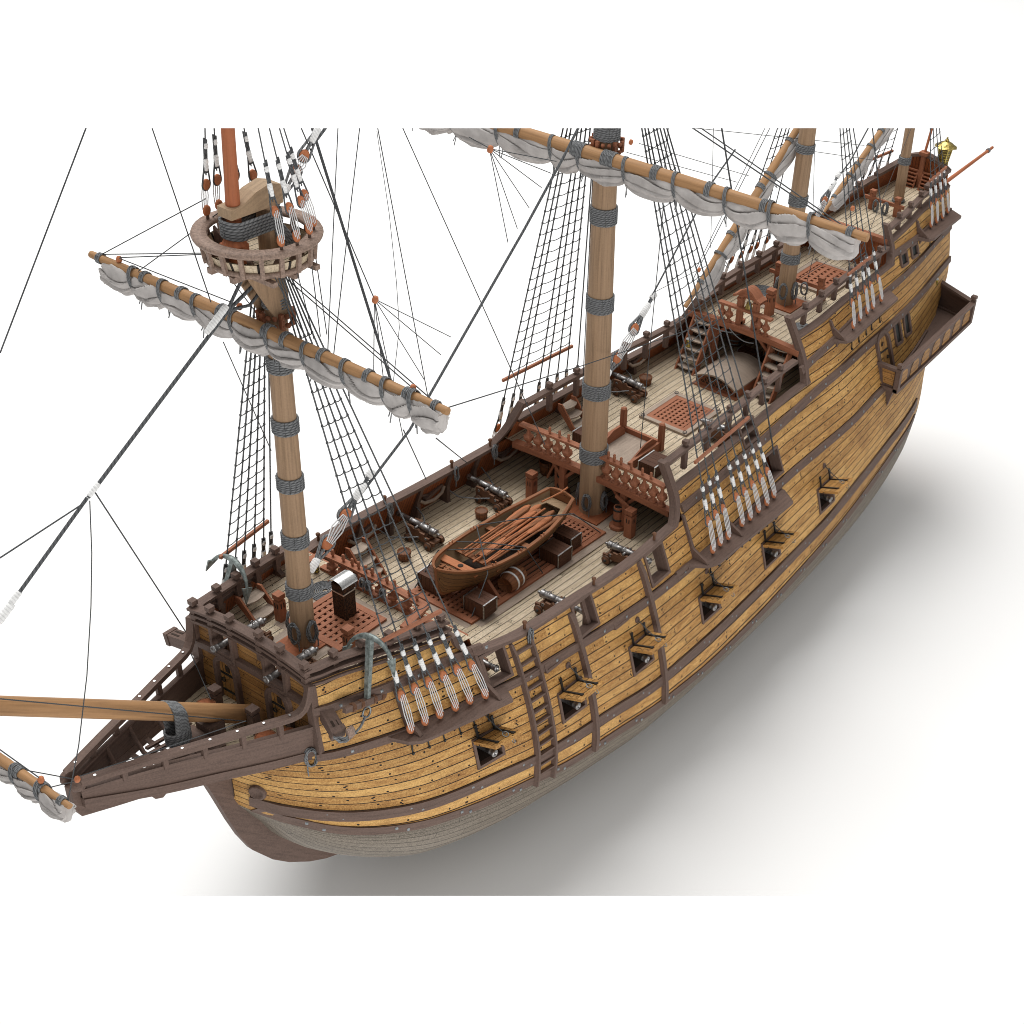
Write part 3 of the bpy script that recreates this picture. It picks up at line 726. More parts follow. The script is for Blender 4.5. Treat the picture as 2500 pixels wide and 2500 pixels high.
def archdoor(c,wd,h,ax,nrm,name='arched_door',mat='front',frame_w=.17,open_=0,iron=True):
    # c: foot centre; ax: horizontal unit vector along the wall; nrm: outward; up: z or tilted
    c=V(c);ax=V(ax).normalized();nrm=V(nrm).normalized();up=nrm.cross(ax); up=up if up.z>0 else -up
    pts=[(-wd/2,0)]; r=wd/2
    for k in range(9): a=PI-k*PI/8; pts.append((r*math.cos(a),h-r+r*math.sin(a)))
    pts.append((wd/2,0))
    m=MB(); 
    path=[c+ax*a+up*b+nrm*.06 for a,b in pts]; frs=[]
    for i,(a,b) in enumerate(pts):
        n2=V((0,0,0)); cen=c+up*(h-r)
        o=(ax*a+up*(b-(h-r))) if b>h-r else ax*a
        frs.append((o.normalized(),nrm))
    m.sweep(path,[(-.02,-.12),(frame_w,-.12),(frame_w,.14),(-.02,.14)],frs); fr=obj(name,m,M['dark'],hull,recalc=True)
    d=MB(); poly=[c+ax*a*.99+up*b*.99+nrm*.03 for a,b in pts]
    d.face(poly,[(b,a/.3) for a,b in pts]); dl=obj('door_leaf',d,M[mat],fr)
    k=MB()
    for zf in (.2,.62): k.bar(c+ax*(-wd*.42)+up*h*zf+nrm*.06,c+ax*wd*.38+up*h*zf+nrm*.06,.03,.09,up=up)
    k.torus(c+ax*(-wd*.3)+up*h*.45+nrm*.08,nrm,.09,.025,10,5)
    obj('door_fitting',k,M['black'],dl)
    w=MB(); w.box(c+up*h*.76+nrm*.05,.03 if abs(nrm.x)>.5 else .2,.2 if abs(nrm.x)>.5 else .03,.3); obj('door_window_shade',w,M['hollow_shade'],dl)  # window is a dark block on the leaf, shade put in by colour
archdoor((FB+.01,-1.47,1.42),.92,2.05,(0,1,0),(1,0,0)); archdoor((FB+.01,1.3,1.42),.92,2.0,(0,1,0),(1,0,0))
# ---------------------------------------------------------------- beak head
BKY=lambda x:3.15-.3608*(x-21.3)
def beakcurve(pts): return pch(pts)
bt_=pch([(21.3,2.62),(23.76,2.98),(24.9,3.17),(26.56,3.43),(27.7,3.58),(29.2,3.72)])
bb_=pch([(21.3,1.36),(23.15,1.70),(24.7,2.06),(26.7,2.50),(29.2,3.25)])
for s in (1,-1):
    m=MB(); X=frange(21.3,29.15,20)
    rows=[];uvs=[]
    for k in range(4):
        rows.append([(x,s*BKY(x),lerp(bb_(x),bt_(x),k/3)) for x in X]); uvs.append([(-x,k*.35) for x in X])
    for k in range(4):
        rows.append([(x,s*(BKY(x)-.16),lerp(bt_(x),bb_(x),k/3)) for x in X]); uvs.append([(-x,3+k*.35) for x in X])
    m.grid(rows,uvs,False,closed=False); obj('beak_wall',m,M['dark'],hull)
    for f,dz,h,t in ((bt_,.02,.14,.22),(bb_,.0,.26,.24),(bb_,-.22,.16,.16)):
        m=MB(); m.sweep([(x,s*(BKY(x)-.05),f(x)+dz) for x in X],[(-t/2,-h/2),(t/2,-h/2),(t/2,h/2),(-t/2,h/2)],[((0,1,0),(0,0,1))]*21); obj('beak_moulding',m,M['dark'],hull,recalc=True)
    rl=[(21.4,4.75),(21.45,4.45),(21.54,4.05),(21.68,3.75),(21.9,3.56),(22.2,3.52),(22.6,3.55),(23.7,3.67),(24.8,3.76),(26,3.88),(27.05,3.99),(28.2,4.08),(29.1,4.12)]
    m=MB(); fr=[]
    for i,(x,z) in enumerate(rl):
        a=rl[max(i-1,0)];b=rl[min(i+1,len(rl)-1)];t=V((b[0]-a[0],-.36*(b[0]-a[0])*s,b[1]-a[1])).normalized(); side=V((.36,s,0)).normalized(); fr.append((side,t.cross(side).normalized()))
    m.sweep([(x,s*BKY(x),z) for x,z in rl],[(-.15,-.11),(.15,-.11),(.15,.11),(-.15,.11)],fr); obj('beak_rail',m,M['dark'],hull,recalc=True)
    m=MB(); m.lathe((29.15,s*.31-.12*s,4.02),(0,s,0),[(.27,0),(.29,.1),(.2,.24),(.1,.27)],14); obj('rail_scroll',m,M['dark'],hull)
    for x in (22.6,23.9,25.2,26.5,27.8): 
        m=MB(); m.bar((x,s*BKY(x),bt_(x)-.05),(x,s*BKY(x),3.5+(x-22)*.09),.16,.2,up=(1,0,0)); obj('beak_stanchion',m,M['dark'],hull)
    for x in (24.6,25.9,27.2):
        m=MB(); pts=[(x,s*(BKY(x)-.1),bt_(x)),(x,s*(BKY(x)-.32),bt_(x)-.5),(x,s*(BKY(x)*.55),bt_(x)-.95),(x,s*.2,bt_(x)-1.0)]; m.tube(pts,.09,5); obj('beak_rib',m,M['dark'],hull)
    m=MB(); 
    for i in range(8): x=22.2+i*.92; m.lathe((x,s*(BKY(x)+.0),3.64+(x-22)*.083),(0,0,1),[(.05,0),(.05,.03)],6)
    o_=obj('rail_stud',m,M['silver'],hull); o_['kind']='stuff'
m=MB(); X=frange(21.25,23.9,6); 
m.grid([[(x,y*(min(BKY(x)-.1,2.9) if x<23 else (BKY(x)-.1)*(1-(x-23)*.35)),1.42+(x-21.3)*.22) for y in frange(-1,1,8)] for x in X],[[(-x,y*9) for y in frange(-1,1,8)] for x in X],False); obj('beak_platform',m,M['deck'],hull)
bg=MB()
for i in range(-3,4):
    y=i*.3; xe=28.4-abs(i)*.85
    bg.bar((23.6,y*1.25,2.0),(xe,y*.75,2.55+.1),.13,.1)
for x in (24.4,25.3,26.2,27.1): bg.bar((x,-BKY(x)+.3,2.02+(x-23.6)*.13),(x,BKY(x)-.3,2.02+(x-23.6)*.13),.16,.12)
obj('beak_grating',bg,M['dark'],hull)
chk=MB(); chk.bar((23.55,0,1.2),(23.55,0,2.75),.75,.7,up=(1,0,0)); chk.lathe((24.1,.0,2.15),(0,1,0),[(.0,-.6),(.36,-.6),(.36,.6),(.0,.6)],12); obj('bowsprit_step',chk,M['dark'],hull)
for (u,v) in ((525,1690),(617,1740)):
    q=P(u,v,z=2.62); m=post(q.x,q.y,1.6,q.z-.05,.34); obj('knighthead',m,M['dark'],hull)
# catheads
for s in (1,-1):
    m=MB()
    if s==-1: a=V((21.1,-2.9,3.05)); b=V((21.1,-4.95,2.65))
    if s==1: a=V((20.9,3.1,3.3)); b=P(824,1788,y=4.2)
    m.bar(a,b,.5,.5); m.bar(b-(b-a).normalized()*.12,b+(b-a).normalized()*.1,.56,.56); m.bar(a-V((0,0,.3)),a+(b-a)*.55-V((0,0,.45)),.3,.3,taper=.5)
    ch=obj('cathead',m,M['dark'],hull); sl=MB(); up=(b-a).cross(V((1,0,0))).normalized(); up=up if up.z>0 else -up
    e=(b-a).normalized(); sd=e.cross(up)
    for k in (-.1,.1): sl.bar(lerp(a,b,.68)+up*.252+sd*k,lerp(a,b,.9)+up*.252+sd*k,.09,.02,up=up)
    obj('sheave_slot_shade',sl,M['hollow_shade'],ch)  # slots are dark strips laid on the beam, painted shade
# ---------------------------------------------------------------- channels with brackets
CH=[]
def channel(xa,xb,f,wid,name='channel',br=()):
    for s in (1,-1):
        m=MB(); n=14; top=[];
        X=frange(xa,xb,n); inn=[V((x,s*(hy(x,f(x))-.02),f(x))) for x in X]
        out=[]
        for i,x in enumerate(X):
            t=i/n; k=1.0
            if t<.14: k=math.sin(t/.14*PI/2)**.7
            if t>.93: k=math.cos((t-.93)/.07*PI/2)**.6 if t<1 else .25
            out.append(V((x,s*(hy(x,f(x))+wid*k),f(x)-.04)))
        for i in range(n):
            q=[inn[i],inn[i+1],out[i+1],out[i]]; dn=[p-V((0,0,.17)) for p in q]
            m.face(q,[(-p.x,p.y) for p in q]); m.face(dn[::-1],[(-p.x,p.y) for p in dn[::-1]])
            m.face([out[i],out[i+1],out[i+1]-V((0,0,.17)),out[i]-V((0,0,.17))],[(-X[i],0),(-X[i+1],0),(-X[i+1],.17),(-X[i],.17)])
        m.face([inn[-1],out[-1],out[-1]-V((0,0,.17)),inn[-1]-V((0,0,.17))],[(0,0),(wid,0),(wid,.17),(0,.17)])
        c=obj('channel',m,M['dark'],hull,recalc=True)
        for x,up in br:
            z=f(x); b=MB(); w=.16
            if up>0:
                pl=[V((x,s*(hy(x,z+up)+.02),z+up)),V((x,s*(hy(x,z+up)+.16),z+up-.02)),V((x,s*(hy(x,z+.5)+.18),z+.5)),V((x,s*(hy(x,z)+wid*.62),z+.14)),V((x,s*(hy(x,z)+wid*.75),z)),V((x,s*(hy(x,z)),z))]
            else:
                pl=[V((x,s*(hy(x,z)-.02),z-.17)),V((x,s*(hy(x,z)+wid*.5),z-.17)),V((x,s*(hy(x,z)+wid*.3),z-.3)),V((x,s*(hy(x,z-.55)+.0),z-.55))]
            b.prism(pl,(w,0,0),uvax=(0,.3,1)); obj('channel_bracket',b,M['dark'],c)
cF=P(930,1797,y=4.6); 
CF=lambda x:W2(x)-.02
channel(19.3,13.9,CF,1.0,br=((18.3,1.75),(14.6,2.0),(18.6,-1)))
CMf=pch([(2,.15),(-8.6,-.1)])
a_=HIT(1680,1373); b_=HIT(1912,1203)
channel(1.0,-8.2,lambda x:lerp(.22,-.1,(1-x)/9.2),1.15,br=((.2,2.1),(-3.0,1.9),(.1,-1)))
CZ=lambda x:W4(x)-.08
channel(-16.4,-23.7,CZ,1.0,br=((-16.9,.85),(-16.9,-1)))
CB=lambda x:W5(x)-.1
channel(-28.5,-34.6,CB,.95,br=((-29.0,.85),(-29.1,-1)))
# ---------------------------------------------------------------- beams and balustrades at the deck breaks
balu=MB(); balu.lathe((0,0,0),(0,0,1),[(.12,0),(.12,.06),(.06,.1),(.05,.16),(.09,.24),(.155,.36),(.15,.45),(.085,.52),(.05,.64),(.045,.74),(.09,.8),(.09,.86)],6,False)
balu_me=mesh('baluster',balu,M['redd'])
def balustrade(x,half,zb,h,n=0,rail=True,ch=.18,post_y=(),beam=True,gap=None,tilt=0,sc=1.0):
    m=MB(); 
    z=lambda y,d=0:zb+d+camber(y,half,ch)
    Y=frange(-half,half,12)
    if gap: Y=frange(gap[0],gap[1],8)
    m.sweep([(x,y,z(y,h)) for y in Y],[(-.17,-.06),(.17,-.06),(.17,.06),(-.17,.06)],[((1,0,0),(0,0,1))]*len(Y))
    rl=obj('balustrade',m,M['redd'],hull,recalc=True)
    if beam:
        m=MB(); Y2=frange(-half,half,12); m.sweep([(x,y,z(y,-.12)) for y in Y2],[(-.2,-.22),(.2,-.22),(.2,.1),(-.2,.1)],[((1,0,0),(0,0,1))]*len(Y2)); obj('deck_beam',m,M['redd'],hull,recalc=True)
    for y in n:
        o=bpy.data.objects.new('baluster',balu_me); COL.objects.link(o); o.parent=rl; o.location=V((x,y,z(y,.0)-.02))-hull.location; o.scale=(sc,sc,h/.86)
    return rl
# quarterdeck front
qb=balustrade(QB-.1,4.75,2.22,1.08,[-3.85,-3.25,-2.65,-2.05,-1.45,.95,1.5,2.05,2.6,3.15,3.7,4.2],sc=1.85,gap=(-4.35,4.35))
pins=MB()
pin_me=None
def pin(x,y,z,parent):
    m=MB(); m.lathe((x,y,z-.25),(0,0,1),[(.05,0),(.05,.3),(.085,.34),(.085,.38),(.06,.42),(.075,.5),(.05,.56)],8); obj('belaying_pin',m,M['redd'],parent)
for y in (-2.55,-1.95,-1.4,1.0,1.35,1.75,2.35,3.0,3.5): pin(QB-.1,y,2.22+1.2+camber(y,4.15,.18),qb)
# poop front
pb=balustrade(PB+.05,3.55,4.9,.98,[-1.5,-1.05,.85,1.3],gap=(-1.72,1.62),ch=.14,sc=1.6)
# forecastle after rail (lower, with belaying pins) on a sill
fa=P(800.6,1366,z=4.1); fb_=P(1036,1484,z=4.1)
FAX=14.85
fcr=balustrade(FAX,2.75,3.42,.8,[-2.4,-1.75,-1.1,-.4,.3,1.0,1.7,2.4],ch=.12,sc=1.7,beam=False)
m=MB(); m.bar((FAX,-3.0,3.46),(FAX,3.0,3.46),.3,.16); obj('rail_sill',m,M['redd'],hull)
for s in (1,-1):
    m=MB(); m.bar((FAX,s*2.75,4.27),(FAX+1.6,s*3.05,4.27),.34,.12); m.bar((FAX+1.5,s*3.05,3.4),(FAX+1.5,s*3.05,4.25),.18,.18,up=(1,0,0)); obj('return_rail',m,M['redd'],hull)
for y in (-2.3,-1.7,-1.2,-.85,-.45,-.1,.3,.7,1.1,1.9,2.3): pin(FAX,y,4.32+camber(y,2.75,.12),fcr)
# walls below the breaks
def breakwall(x,z0,z1,half,mat='lining'):
    m=MB(); Y=frange(-1,1,10); m.grid([[(x,y*(hy(x,z0)-.15),z0) for y in Y],[(x,y*(hy(x,z1)-.15),z1) for y in Y]],[[(z0,y*20) for y in Y],[(z1,y*20) for y in Y]],False); obj('break_bulkhead',m,M[mat],hull)
breakwall(-8.9,0,2.05,5.3); breakwall(-20.5,2.1,4.9,4.3); breakwall(AB,4.95,7.0,2.6); breakwall(14.5,.6,3.35,4.6)
m=MB(); m.bar((AB+.05,-2.35,6.98),(AB+.05,2.35,6.98),.4,.3); obj('deck_beam',m,M['redd'],hull)
m=MB(); m.bar((14.5,-4.5,3.25),(14.5,4.5,3.25),.3,.26); obj('deck_beam',m,M['redd'],hull)
# pillars and braces under quarterdeck and poop
for y in (-1.75,1.95):
    m=MB(); m.bar((QB-.25,y,0),(QB-.25,y,2.0),.3,.3,up=(1,0,0))
    for s in (-1,1): m.bar((QB-.25,y,1.15),(QB-.25,y+s*.75,1.95),.13,.16)
    obj('deck_pillar',m,M['redd'],hull)
for y in (-1.9,1.7):
    m=MB(); m.bar((PB-.1,y,2.1),(PB-.1,y,4.75),.34,.34,up=(1,0,0)); m.bar((PB-.1,y,3.9),(PB-.1,y-.9*(1 if y>0 else -1),4.7),.14,.18); obj('deck_pillar',m,M['redd'],hull)
# ---------------------------------------------------------------- stern gallery
GX0,GX1=-20.9,-32.4; gy=lambda x:lerp(6.35,5.75,(GX0-x)/(GX0-GX1)); GZ0,GZ1=.42,1.72
gx=frange(GX0,GX1,7); SX=-33.6
fl=MB(); 
for s in (1,-1):
    for a,b in zip(frange(GX0,GX1,12)[:-1],frange(GX0,GX1,12)[1:]):
        q=[(a,s*(hy(a,GZ0)-.2),GZ0),(b,s*(min(hy(b,GZ0),4.6)-.4),GZ0),(b,s*gy(b),GZ0),(a,s*gy(a),GZ0)]; fl.face(q,[(p[0],p[1]*3) for p in q])
fl.face([(-30.5,-5.7,GZ0+.004),(GX1,-5.75,GZ0+.004),(SX,0,GZ0+.004),(GX1,5.75,GZ0+.004),(-30.5,5.7,GZ0+.004)],[(0,0),(1,0),(1,9),(0,12),(0,3)]); 
gal=obj('stern_gallery',fl,M['dark'],hull)
for s in (1,-1):
    m=MB(); 
    for z,h,w in ((GZ1,.16,.34),(GZ0-.02,.24,.3)): m.bar((GX0+.1,s*gy(GX0),z),(GX1,s*gy(GX1),z),w,h)
    for z,h,w in ((GZ1,.16,.34),(GZ0-.02,.24,.3)): m.bar((GX0,s*(hy(GX0,z)-.05),z),(GX0,s*(gy(GX0)+.1),z),w,h)
    m.bar((GX0,s*gy(GX0),GZ0-.1),(GX0,s*gy(GX0),GZ1+.1),.3,.3,up=(1,0,0)); m.bar((GX0,s*(hy(GX0,1)+.1),GZ0-.1),(GX0,s*(hy(GX0,1.6)+.0),GZ1),.2,.16,up=(1,0,0))
    m.bar((GX1,s*gy(GX1),GZ0-.1),(GX1,s*gy(GX1),GZ1+.15),.3,.3,up=(1,0,0)); m.box((GX1,s*gy(GX1),GZ1+.36),.34,.34,.2); m.box((GX1,s*gy(GX1),GZ1+.2),.22,.22,.14)
    m.box((GX0,s*gy(GX0),GZ1+.2),.26,.26,.14); m.box((GX0,s*gy(GX0),GZ1+.34),.3,.3,.12)
    m.bar((GX1,s*gy(GX1),GZ1),(SX,0,GZ1+.75),.4,.16); m.bar((GX1,s*gy(GX1),GZ0),(SX,0,GZ0),.3,.24); 
    m.face([(GX1,s*(gy(GX1)),GZ0),(SX,0,GZ0),(SX,0,GZ1+.75),(GX1,s*gy(GX1),GZ1)],[(0,0),(6,0),(6,1),(0,1)])
    obj('gallery_rail',m,M['dark'],gal)
    pl=MB(); 
    a,b=V((GX0,s*(gy(GX0)),0)),V((GX1,s*gy(GX1),0))
    pl.face([(a.x,a.y,GZ0),(b.x,b.y,GZ0),(b.x,b.y,GZ1),(a.x,a.y,GZ1)],[(0,0),(11,0),(11,1),(0,1)])
    pl.face([(GX0,s*(hy(GX0,GZ0)),GZ0),(GX0,s*gy(GX0),GZ0),(GX0,s*gy(GX0),GZ1),(GX0,s*hy(GX0,GZ1),GZ1)],[(0,0),(1.2,0),(1.2,1),(0,1)])
    obj('gallery_panel',pl,M['dark'],gal)
    for i in range(7):
        m=MB(); w=1.15; x0=lerp(GX0,GX1,(i+.5)/7); pts=[(-w/2,GZ0+.14)]
        for k in range(7): t=PI-k*PI/6; pts.append((w/2*math.cos(t),GZ0+.62+.42*math.sin(t)))
        pts.append((w/2,GZ0+.14)); poly=[V((x0-p[0],s*(gy(x0-p[0])+.025),p[1])) for p in pts]
        m.face(poly,[(p[0],p[1]*2.6) for p in pts]); obj('arched_panel',m,M['front'],gal)
    m=MB(); x0=GX0+.02; m.face([(x0,s*(hy(x0,1)+.25),GZ0+.2),(x0,s*(gy(x0)-.25),GZ0+.2),(x0,s*(gy(x0)-.25),GZ1-.2),(x0,s*(hy(x0,1.5)+.25),GZ1-.2)],[(0,0),(.9,0),(.9,2.5),(0,2.5)]); obj('end_panel',m,M['front'],gal)
    m=MB(); m.prism([(GX0-.25,s*(gy(GX0)-.25),GZ0-.14),(GX0-.25,s*hy(GX0,-.9),-.9),(GX0-.25,s*hy(GX0,0),GZ0-.14)],(-.18,0,0),uvax=(0,1,1)); obj('gallery_bracket',m,M['dark'],gal)
# gallery door, quarter windows
dd=HIT(2161,893); xd=-21.75
nr=V((0,1,.35)).normalized()
zb_=GZ0+.05; archdoor((xd,hy(xd,zb_)+.0,zb_),1.25,2.75,(1,0,0),V((0,hy(xd,0)-0,0)).normalized()+V((0,0,(hy(xd,.4)-hy(xd,3))/2.6)),frame_w=.2)
def win(x,z0,z1,w,arch):
    ym=lambda z:hy(x,z)+.03
    nrm=V((0,1,(hy(x,z0)-hy(x,z1))/(z1-z0))).normalized(); ax=V((1,0,0)); up=nrm.cross(ax); up=up if up.z>0 else -up
    c=V((x,ym(z0),z0)); h=(z1-z0)/up.z; r=w/2
    pts=[(-r,0)]+([(r*math.cos(PI-k*PI/6),h-r+r*math.sin(PI-k*PI/6)) for k in range(7)] if arch else [(-r,h),(r,h)])+[(r,0)]
    m=MB(); path=[c+ax*a+up*b for a,b in pts+[pts[0]]]
    for i in range(len(path)-1): m.bar(path[i],path[i+1],.15,.22,up=nrm)
    f=obj('window',m,M['dark'],hull); g=MB(); g.face([c+ax*a+up*b+nrm*.005 for a,b in pts],[(a,b) for a,b in pts]); pn=obj('window_pane',g,M['glass'],f)
    l=MB()
    for k in range(-3,6):
        for sg in (1,-1):
            a0,a1=(-r,r); b0=k*.3; b1=b0+sg*w*1.6
            p0=[a0,b0];p1=[a1,b1]
            if min(b0,b1)>.05 and max(b0,b1)<h-.05: l.bar(c+ax*a0+up*b0+nrm*.02,c+ax*a1+up*b1+nrm*.02,.025,.02,up=nrm)
    if l.v: obj('lattice',l,M['zinc'],f)
for x in (-23.9,-25.35): win(x,1.75,3.1,.75,True)
for x in (-26.35,-27.95): win(x,5.42,6.1,.8,False)
# ---------------------------------------------------------------- taffrail
TFX=-34.4
m=MB(); Y=frange(-1.62,1.62,12); zt=lambda y:8.55+.62*(1-(abs(y)/1.62)**1.6)
m.grid([[(TFX+.12,y,6.9) for y in Y],[(TFX+.12,y,zt(y)) for y in Y]],[[(7,y/.22) for y in Y],[(8.5,y/.22) for y in Y]],False); obj('taffrail_boarding',m,M['lining'],hull)
m=MB(); m.grid([[(TFX,y,6.9) for y in Y],[(TFX,y,zt(y)) for y in Y]],[[(y,16) for y in Y],[(y,20) for y in Y]],False); obj('taffrail_planking',m,M['hull'],hull)
m=MB(); m.sweep([(TFX+.05,y*1.05,zt(y)) for y in Y],[(-.25,-.09),(.25,-.09),(.25,.09),(-.25,.09)],[((1,0,0),(0,0,1))]*13); obj('taffrail_cap',m,M['dark'],hull,recalc=True)
m=MB(); m.bar((TFX+.35,-.08,7.0),(TFX+.32,-.08,9.35),.26,.2,up=(1,0,0)); m.box((TFX+.3,-.08,9.3),.5,.55,.2)
fs_=obj('flagstaff_post',m,M['redd'],hull)
for y in (-.62,.42):
    m=MB()
    for s in (-.33,.33): m.bar((TFX+.75,y+s,7.0),(TFX+.3,y+s,8.2),.1,.1)
    for k in range(6): t=k/5.5; m.bar((TFX+.75-.45*t,y-.33,7.1+1.15*t),(TFX+.75-.45*t,y+.33,7.1+1.15*t),.16,.07)
    obj('taffrail_ladder',m,M['redd'],hull)
# ---------------------------------------------------------------- hatches and mast partners
def hatch(xa,xb,half,zf,coam=0,ncell=.27,frame_w=.26,name='hatch_grating',split=1,hole=None):
    d=.12
    zm=lambda x:zf(x)+d
    m=MB()
    def fbar(x0,y0,x1,y1,w,dz=0,h=.14): m.bar((x0,y0,zm(x0)+dz-h/2),(x1,y1,zm(x1)+dz-h/2),w,h)
    w=frame_w
    for s in (1,-1): fbar(xa,s*(half-w/2),xb,s*(half-w/2),w)
    for x in (xa-w/2,xb+w/2): fbar(x,-half+w,x,half-w,w,.002)
    for k in range(1,split): x=lerp(xa,xb,k/split); fbar(x,-half+w,x,half-w,w*1.4,.002)
    n=int((2*half-2*w)/ncell); ys=[-half+w+(i+.5)*(2*half-2*w)/n for i in range(n)]
    bw=(2*half-2*w)/n*.56
    for y in ys: fbar(xa-w,y,xb+w,y,bw,-.012,.08)
    L=(xa-xb)-2*w; q=int(L/ncell)
    for i in range(q+1): x=xa-w-L*(i+.0)/q; fbar(x,-half+w,x,half-w,bw*.95,-.03,.07)
    g=obj(name,m,M['redd'],hull)
    u=MB(); u.face([(xa-.05,-half+.05,zf(xa)+.012),(xb+.05,-half+.05,zf(xb)+.012),(xb+.05,half-.05,zf(xb)+.012),(xa-.05,half-.05,zf(xa)+.012)],[(0,0),(1,0),(1,1),(0,1)]); obj('hatch_hole_shade',u,M['hollow_shade'],g)  # dark sheet under the grating, painted as the shade below
    if coam:
        c=MB(); h=.16 if coam>0 else .03; k=abs(coam)
        for s in (1,-1): c.bar((xa+k,s*(half+k/2),zf(xa)+h/2-.02),(xb-k,s*(half+k/2),zf(xb)+h/2-.02),k,h)
        for x in (xa+k/2,xb-k/2): c.bar((x,-half,zf(x)+h/2-.021),(x,half,zf(x)+h/2-.021),k,h)
        obj('hatch_coaming',c,M['grey'],hull)
        if coam>0:
            for x,y in ((xa+.14,-half-.1),(xa+.14,half+.1),(xb-.14,-half-.1),(xb-.14,half+.1)):
                r=MB(); r.torus((x,y,zf(x)+h+.03),(.3,0,1),.1,.018,10,5); obj('ring_bolt',r,M['black'],hull)
    return g
hatch(18.36,15.75,1.46,zfc,-.32)
hatch(11.1,1.2,1.79,zwaist,-.42,split=3)
hatch(-6.2,-9.05,1.22,zqd,.26)
hatch(-20.35,-23.66,1.3,zpoop,.24,ncell=.36)
def pad(x,half,z,c=.4):
    m=MB(); m.box((x,0,z+.05),half*2,half*2,.1); obj('mast_partner',m,M['red'],hull)
    m=MB(); m.box((x,0,z+.012),half*2+c*2,half*2+c*2,.03); obj('partner_margin',m,M['grey'],hull)
pad(18.95,.75,3.4); pad(-.05,1.05,0); pad(-17.7,.95,zpoop(-17.7))
# ---------------------------------------------------------------- bitts, pumps
def bitt(name,x,y,z,h=1.05,w=.34):
    m=MB(); m.box((x,y,z+h/2),w,w,h); m.box((x,y,z+h+.04),w*.75,w*.75,.1); m.box((x,y,z+h+.2),w*1.05,w*1.05,.22)
    b=obj('mooring_bitt',m,M['redd'],hull)
    s=MB()
    for k in (-.07,.07): s.box((x+w/2+.004,y+k,z+h*.78),.012,.05,.24); s.box((x+k,y+w/2+.004,z+h*.78),.05,.012,.24)
    obj('sheave_slot_shade',s,M['hollow_shade'],b)  # dark strips on the post faces, painted as slot shade
bitt('b',18.1,1.75,3.4,.95); bitt('b',18.3,-1.75,3.4,1.0); bitt('b',1.15,-2.88,0,1.25,.42); bitt('b',.6,2.75,0,1.25,.42); bitt('b',-15.95,.05,4.9,1.2,.42)
def pump(x,y,z,d,label):
    t=thing('bilge_pump',label,'pump',(x,y,z),'bilge pumps')
    m=MB(); m.lathe((0,0,0),(0,0,1),[(.42,0),(.42,.16),(.26,.18)],12,False); local('base',m,M['redd'],t)
    m=MB(); m.lathe((0,0,.15),(0,0,1),[(.24,0),(.24,1.05),(.19,1.05),(.19,.8),(0,.8)],10,False); b=local('barrel',m,M['redd'],t)
    for h in (.45,1.02): m=MB(); m.lathe((0,0,h),(0,0,1),[(.25,0),(.27,.0),(.27,.09),(.25,.09)],12); local('iron_hoop',m,M['black'],t)
    m=MB(); m.bar((0,d*.33,.2),(0,d*.36,1.55),.14,.2); m.bar((0,d*-.2,1.75),(0,d*.55,1.42),.12,.14); m.bar((0,d*.55,1.45),(0,d*.95,.55),.1,.11); local('brake_handle',m,M['redd'],t)
pump(.37,1.87,.02,1,'red wooden deck pump on the near side of the main mast foot')
pump(-.2,-2.0,.02,-1,'red wooden deck pump on the far side of the main mast foot, beside a tub')
# ---------------------------------------------------------------- ladders and steps
def steps(x,y0,y1,z0,z1,w,n,s=1,name='bulwark_steps'):
    # climbs from (y0,z0) to (y1,z1); treads run along x
    d=1 if y1>y0 else -1
    t=thing(name,None,None,V((x,y0,z0))-hull.location); t.parent=hull
    for e in (-1,1):
        X=x+e*(w/2); q=[(X,y0-d*.05,z0),(X,y0+d*.3,z0),(X,y1+d*.12,z1-.25),(X,y1+d*.12,z1+.05),(X,y1-d*.12,z1+.08),(X,y1-d*.3,z1-.12)]
        mm=MB(); mm.prism(q,(.09*e,0,0),uvax=(0,y1-y0,z1-z0)); obj('side_panel',mm,M['redd'],t)
    for i in range(n):
        k=(i+.75)/n; yy=lerp(y0,y1,k); zz=lerp(z0,z1,k)-.05; m=MB(); A=[]
        for j in range(7): a=j/6.*2-1; A.append((x+a*w/2,yy-d*(.2+.14*(1-a*a)),zz))
        A+=[(x+w/2,yy+d*.22,zz),(x-w/2,yy+d*.22,zz)]
        m.prism(A,(0,0,-.07),uvax=(1,0,0)); obj('tread',m,M['grey'],t)
steps(18.65,-2.0,-3.05,3.4,4.35,1.0,2); steps(11.25,-3.55,-4.75,.45,1.85,.95,3); steps(-3.1,-3.0,-4.05,2.1,3.3,1.0,3)
def stair(y,x0,x1,z0,z1,w,n,name='deck_stair'):
    t=thing(name,None,None,V((x0,y,z0))-hull.location); t.parent=hull
    for e in (-1,1):
        Y=y+e*w/2; q=[(x0+.1,Y,z0),(x0-.45,Y,z0),(x1-.35,Y,z1-.1),(x1-.2,Y,z1+.15),(x1+.1,Y,z1+.12)]
        mm=MB(); mm.prism(q,(0,.1*e,0),uvax=(x1-x0,0,z1-z0)); obj('stair_string',mm,M['redd'],t)
    for i in range(n):
        k=(i+.6)/n; xx=lerp(x0,x1,k); zz=lerp(z0,z1,k); m=MB(); A=[]
        for j in range(7): a=j/6.*2-1; A.append((xx+.12+.12*(1-a*a),y+a*w/2,zz))
        A+=[(xx-.3,y+w/2,zz),(xx-.3,y-w/2,zz)]
        m.prism(A,(0,0,-.07),uvax=(0,1,0)); obj('tread',m,M['grey'],t)
stair(-2.5,-11.7,-13.3,2.1,4.75,1.05,6); stair(2.35,-11.9,-13.6,2.1,4.75,1.05,6); stair(1.35,-2.9,-1.5,0,2.0,1.3,5)
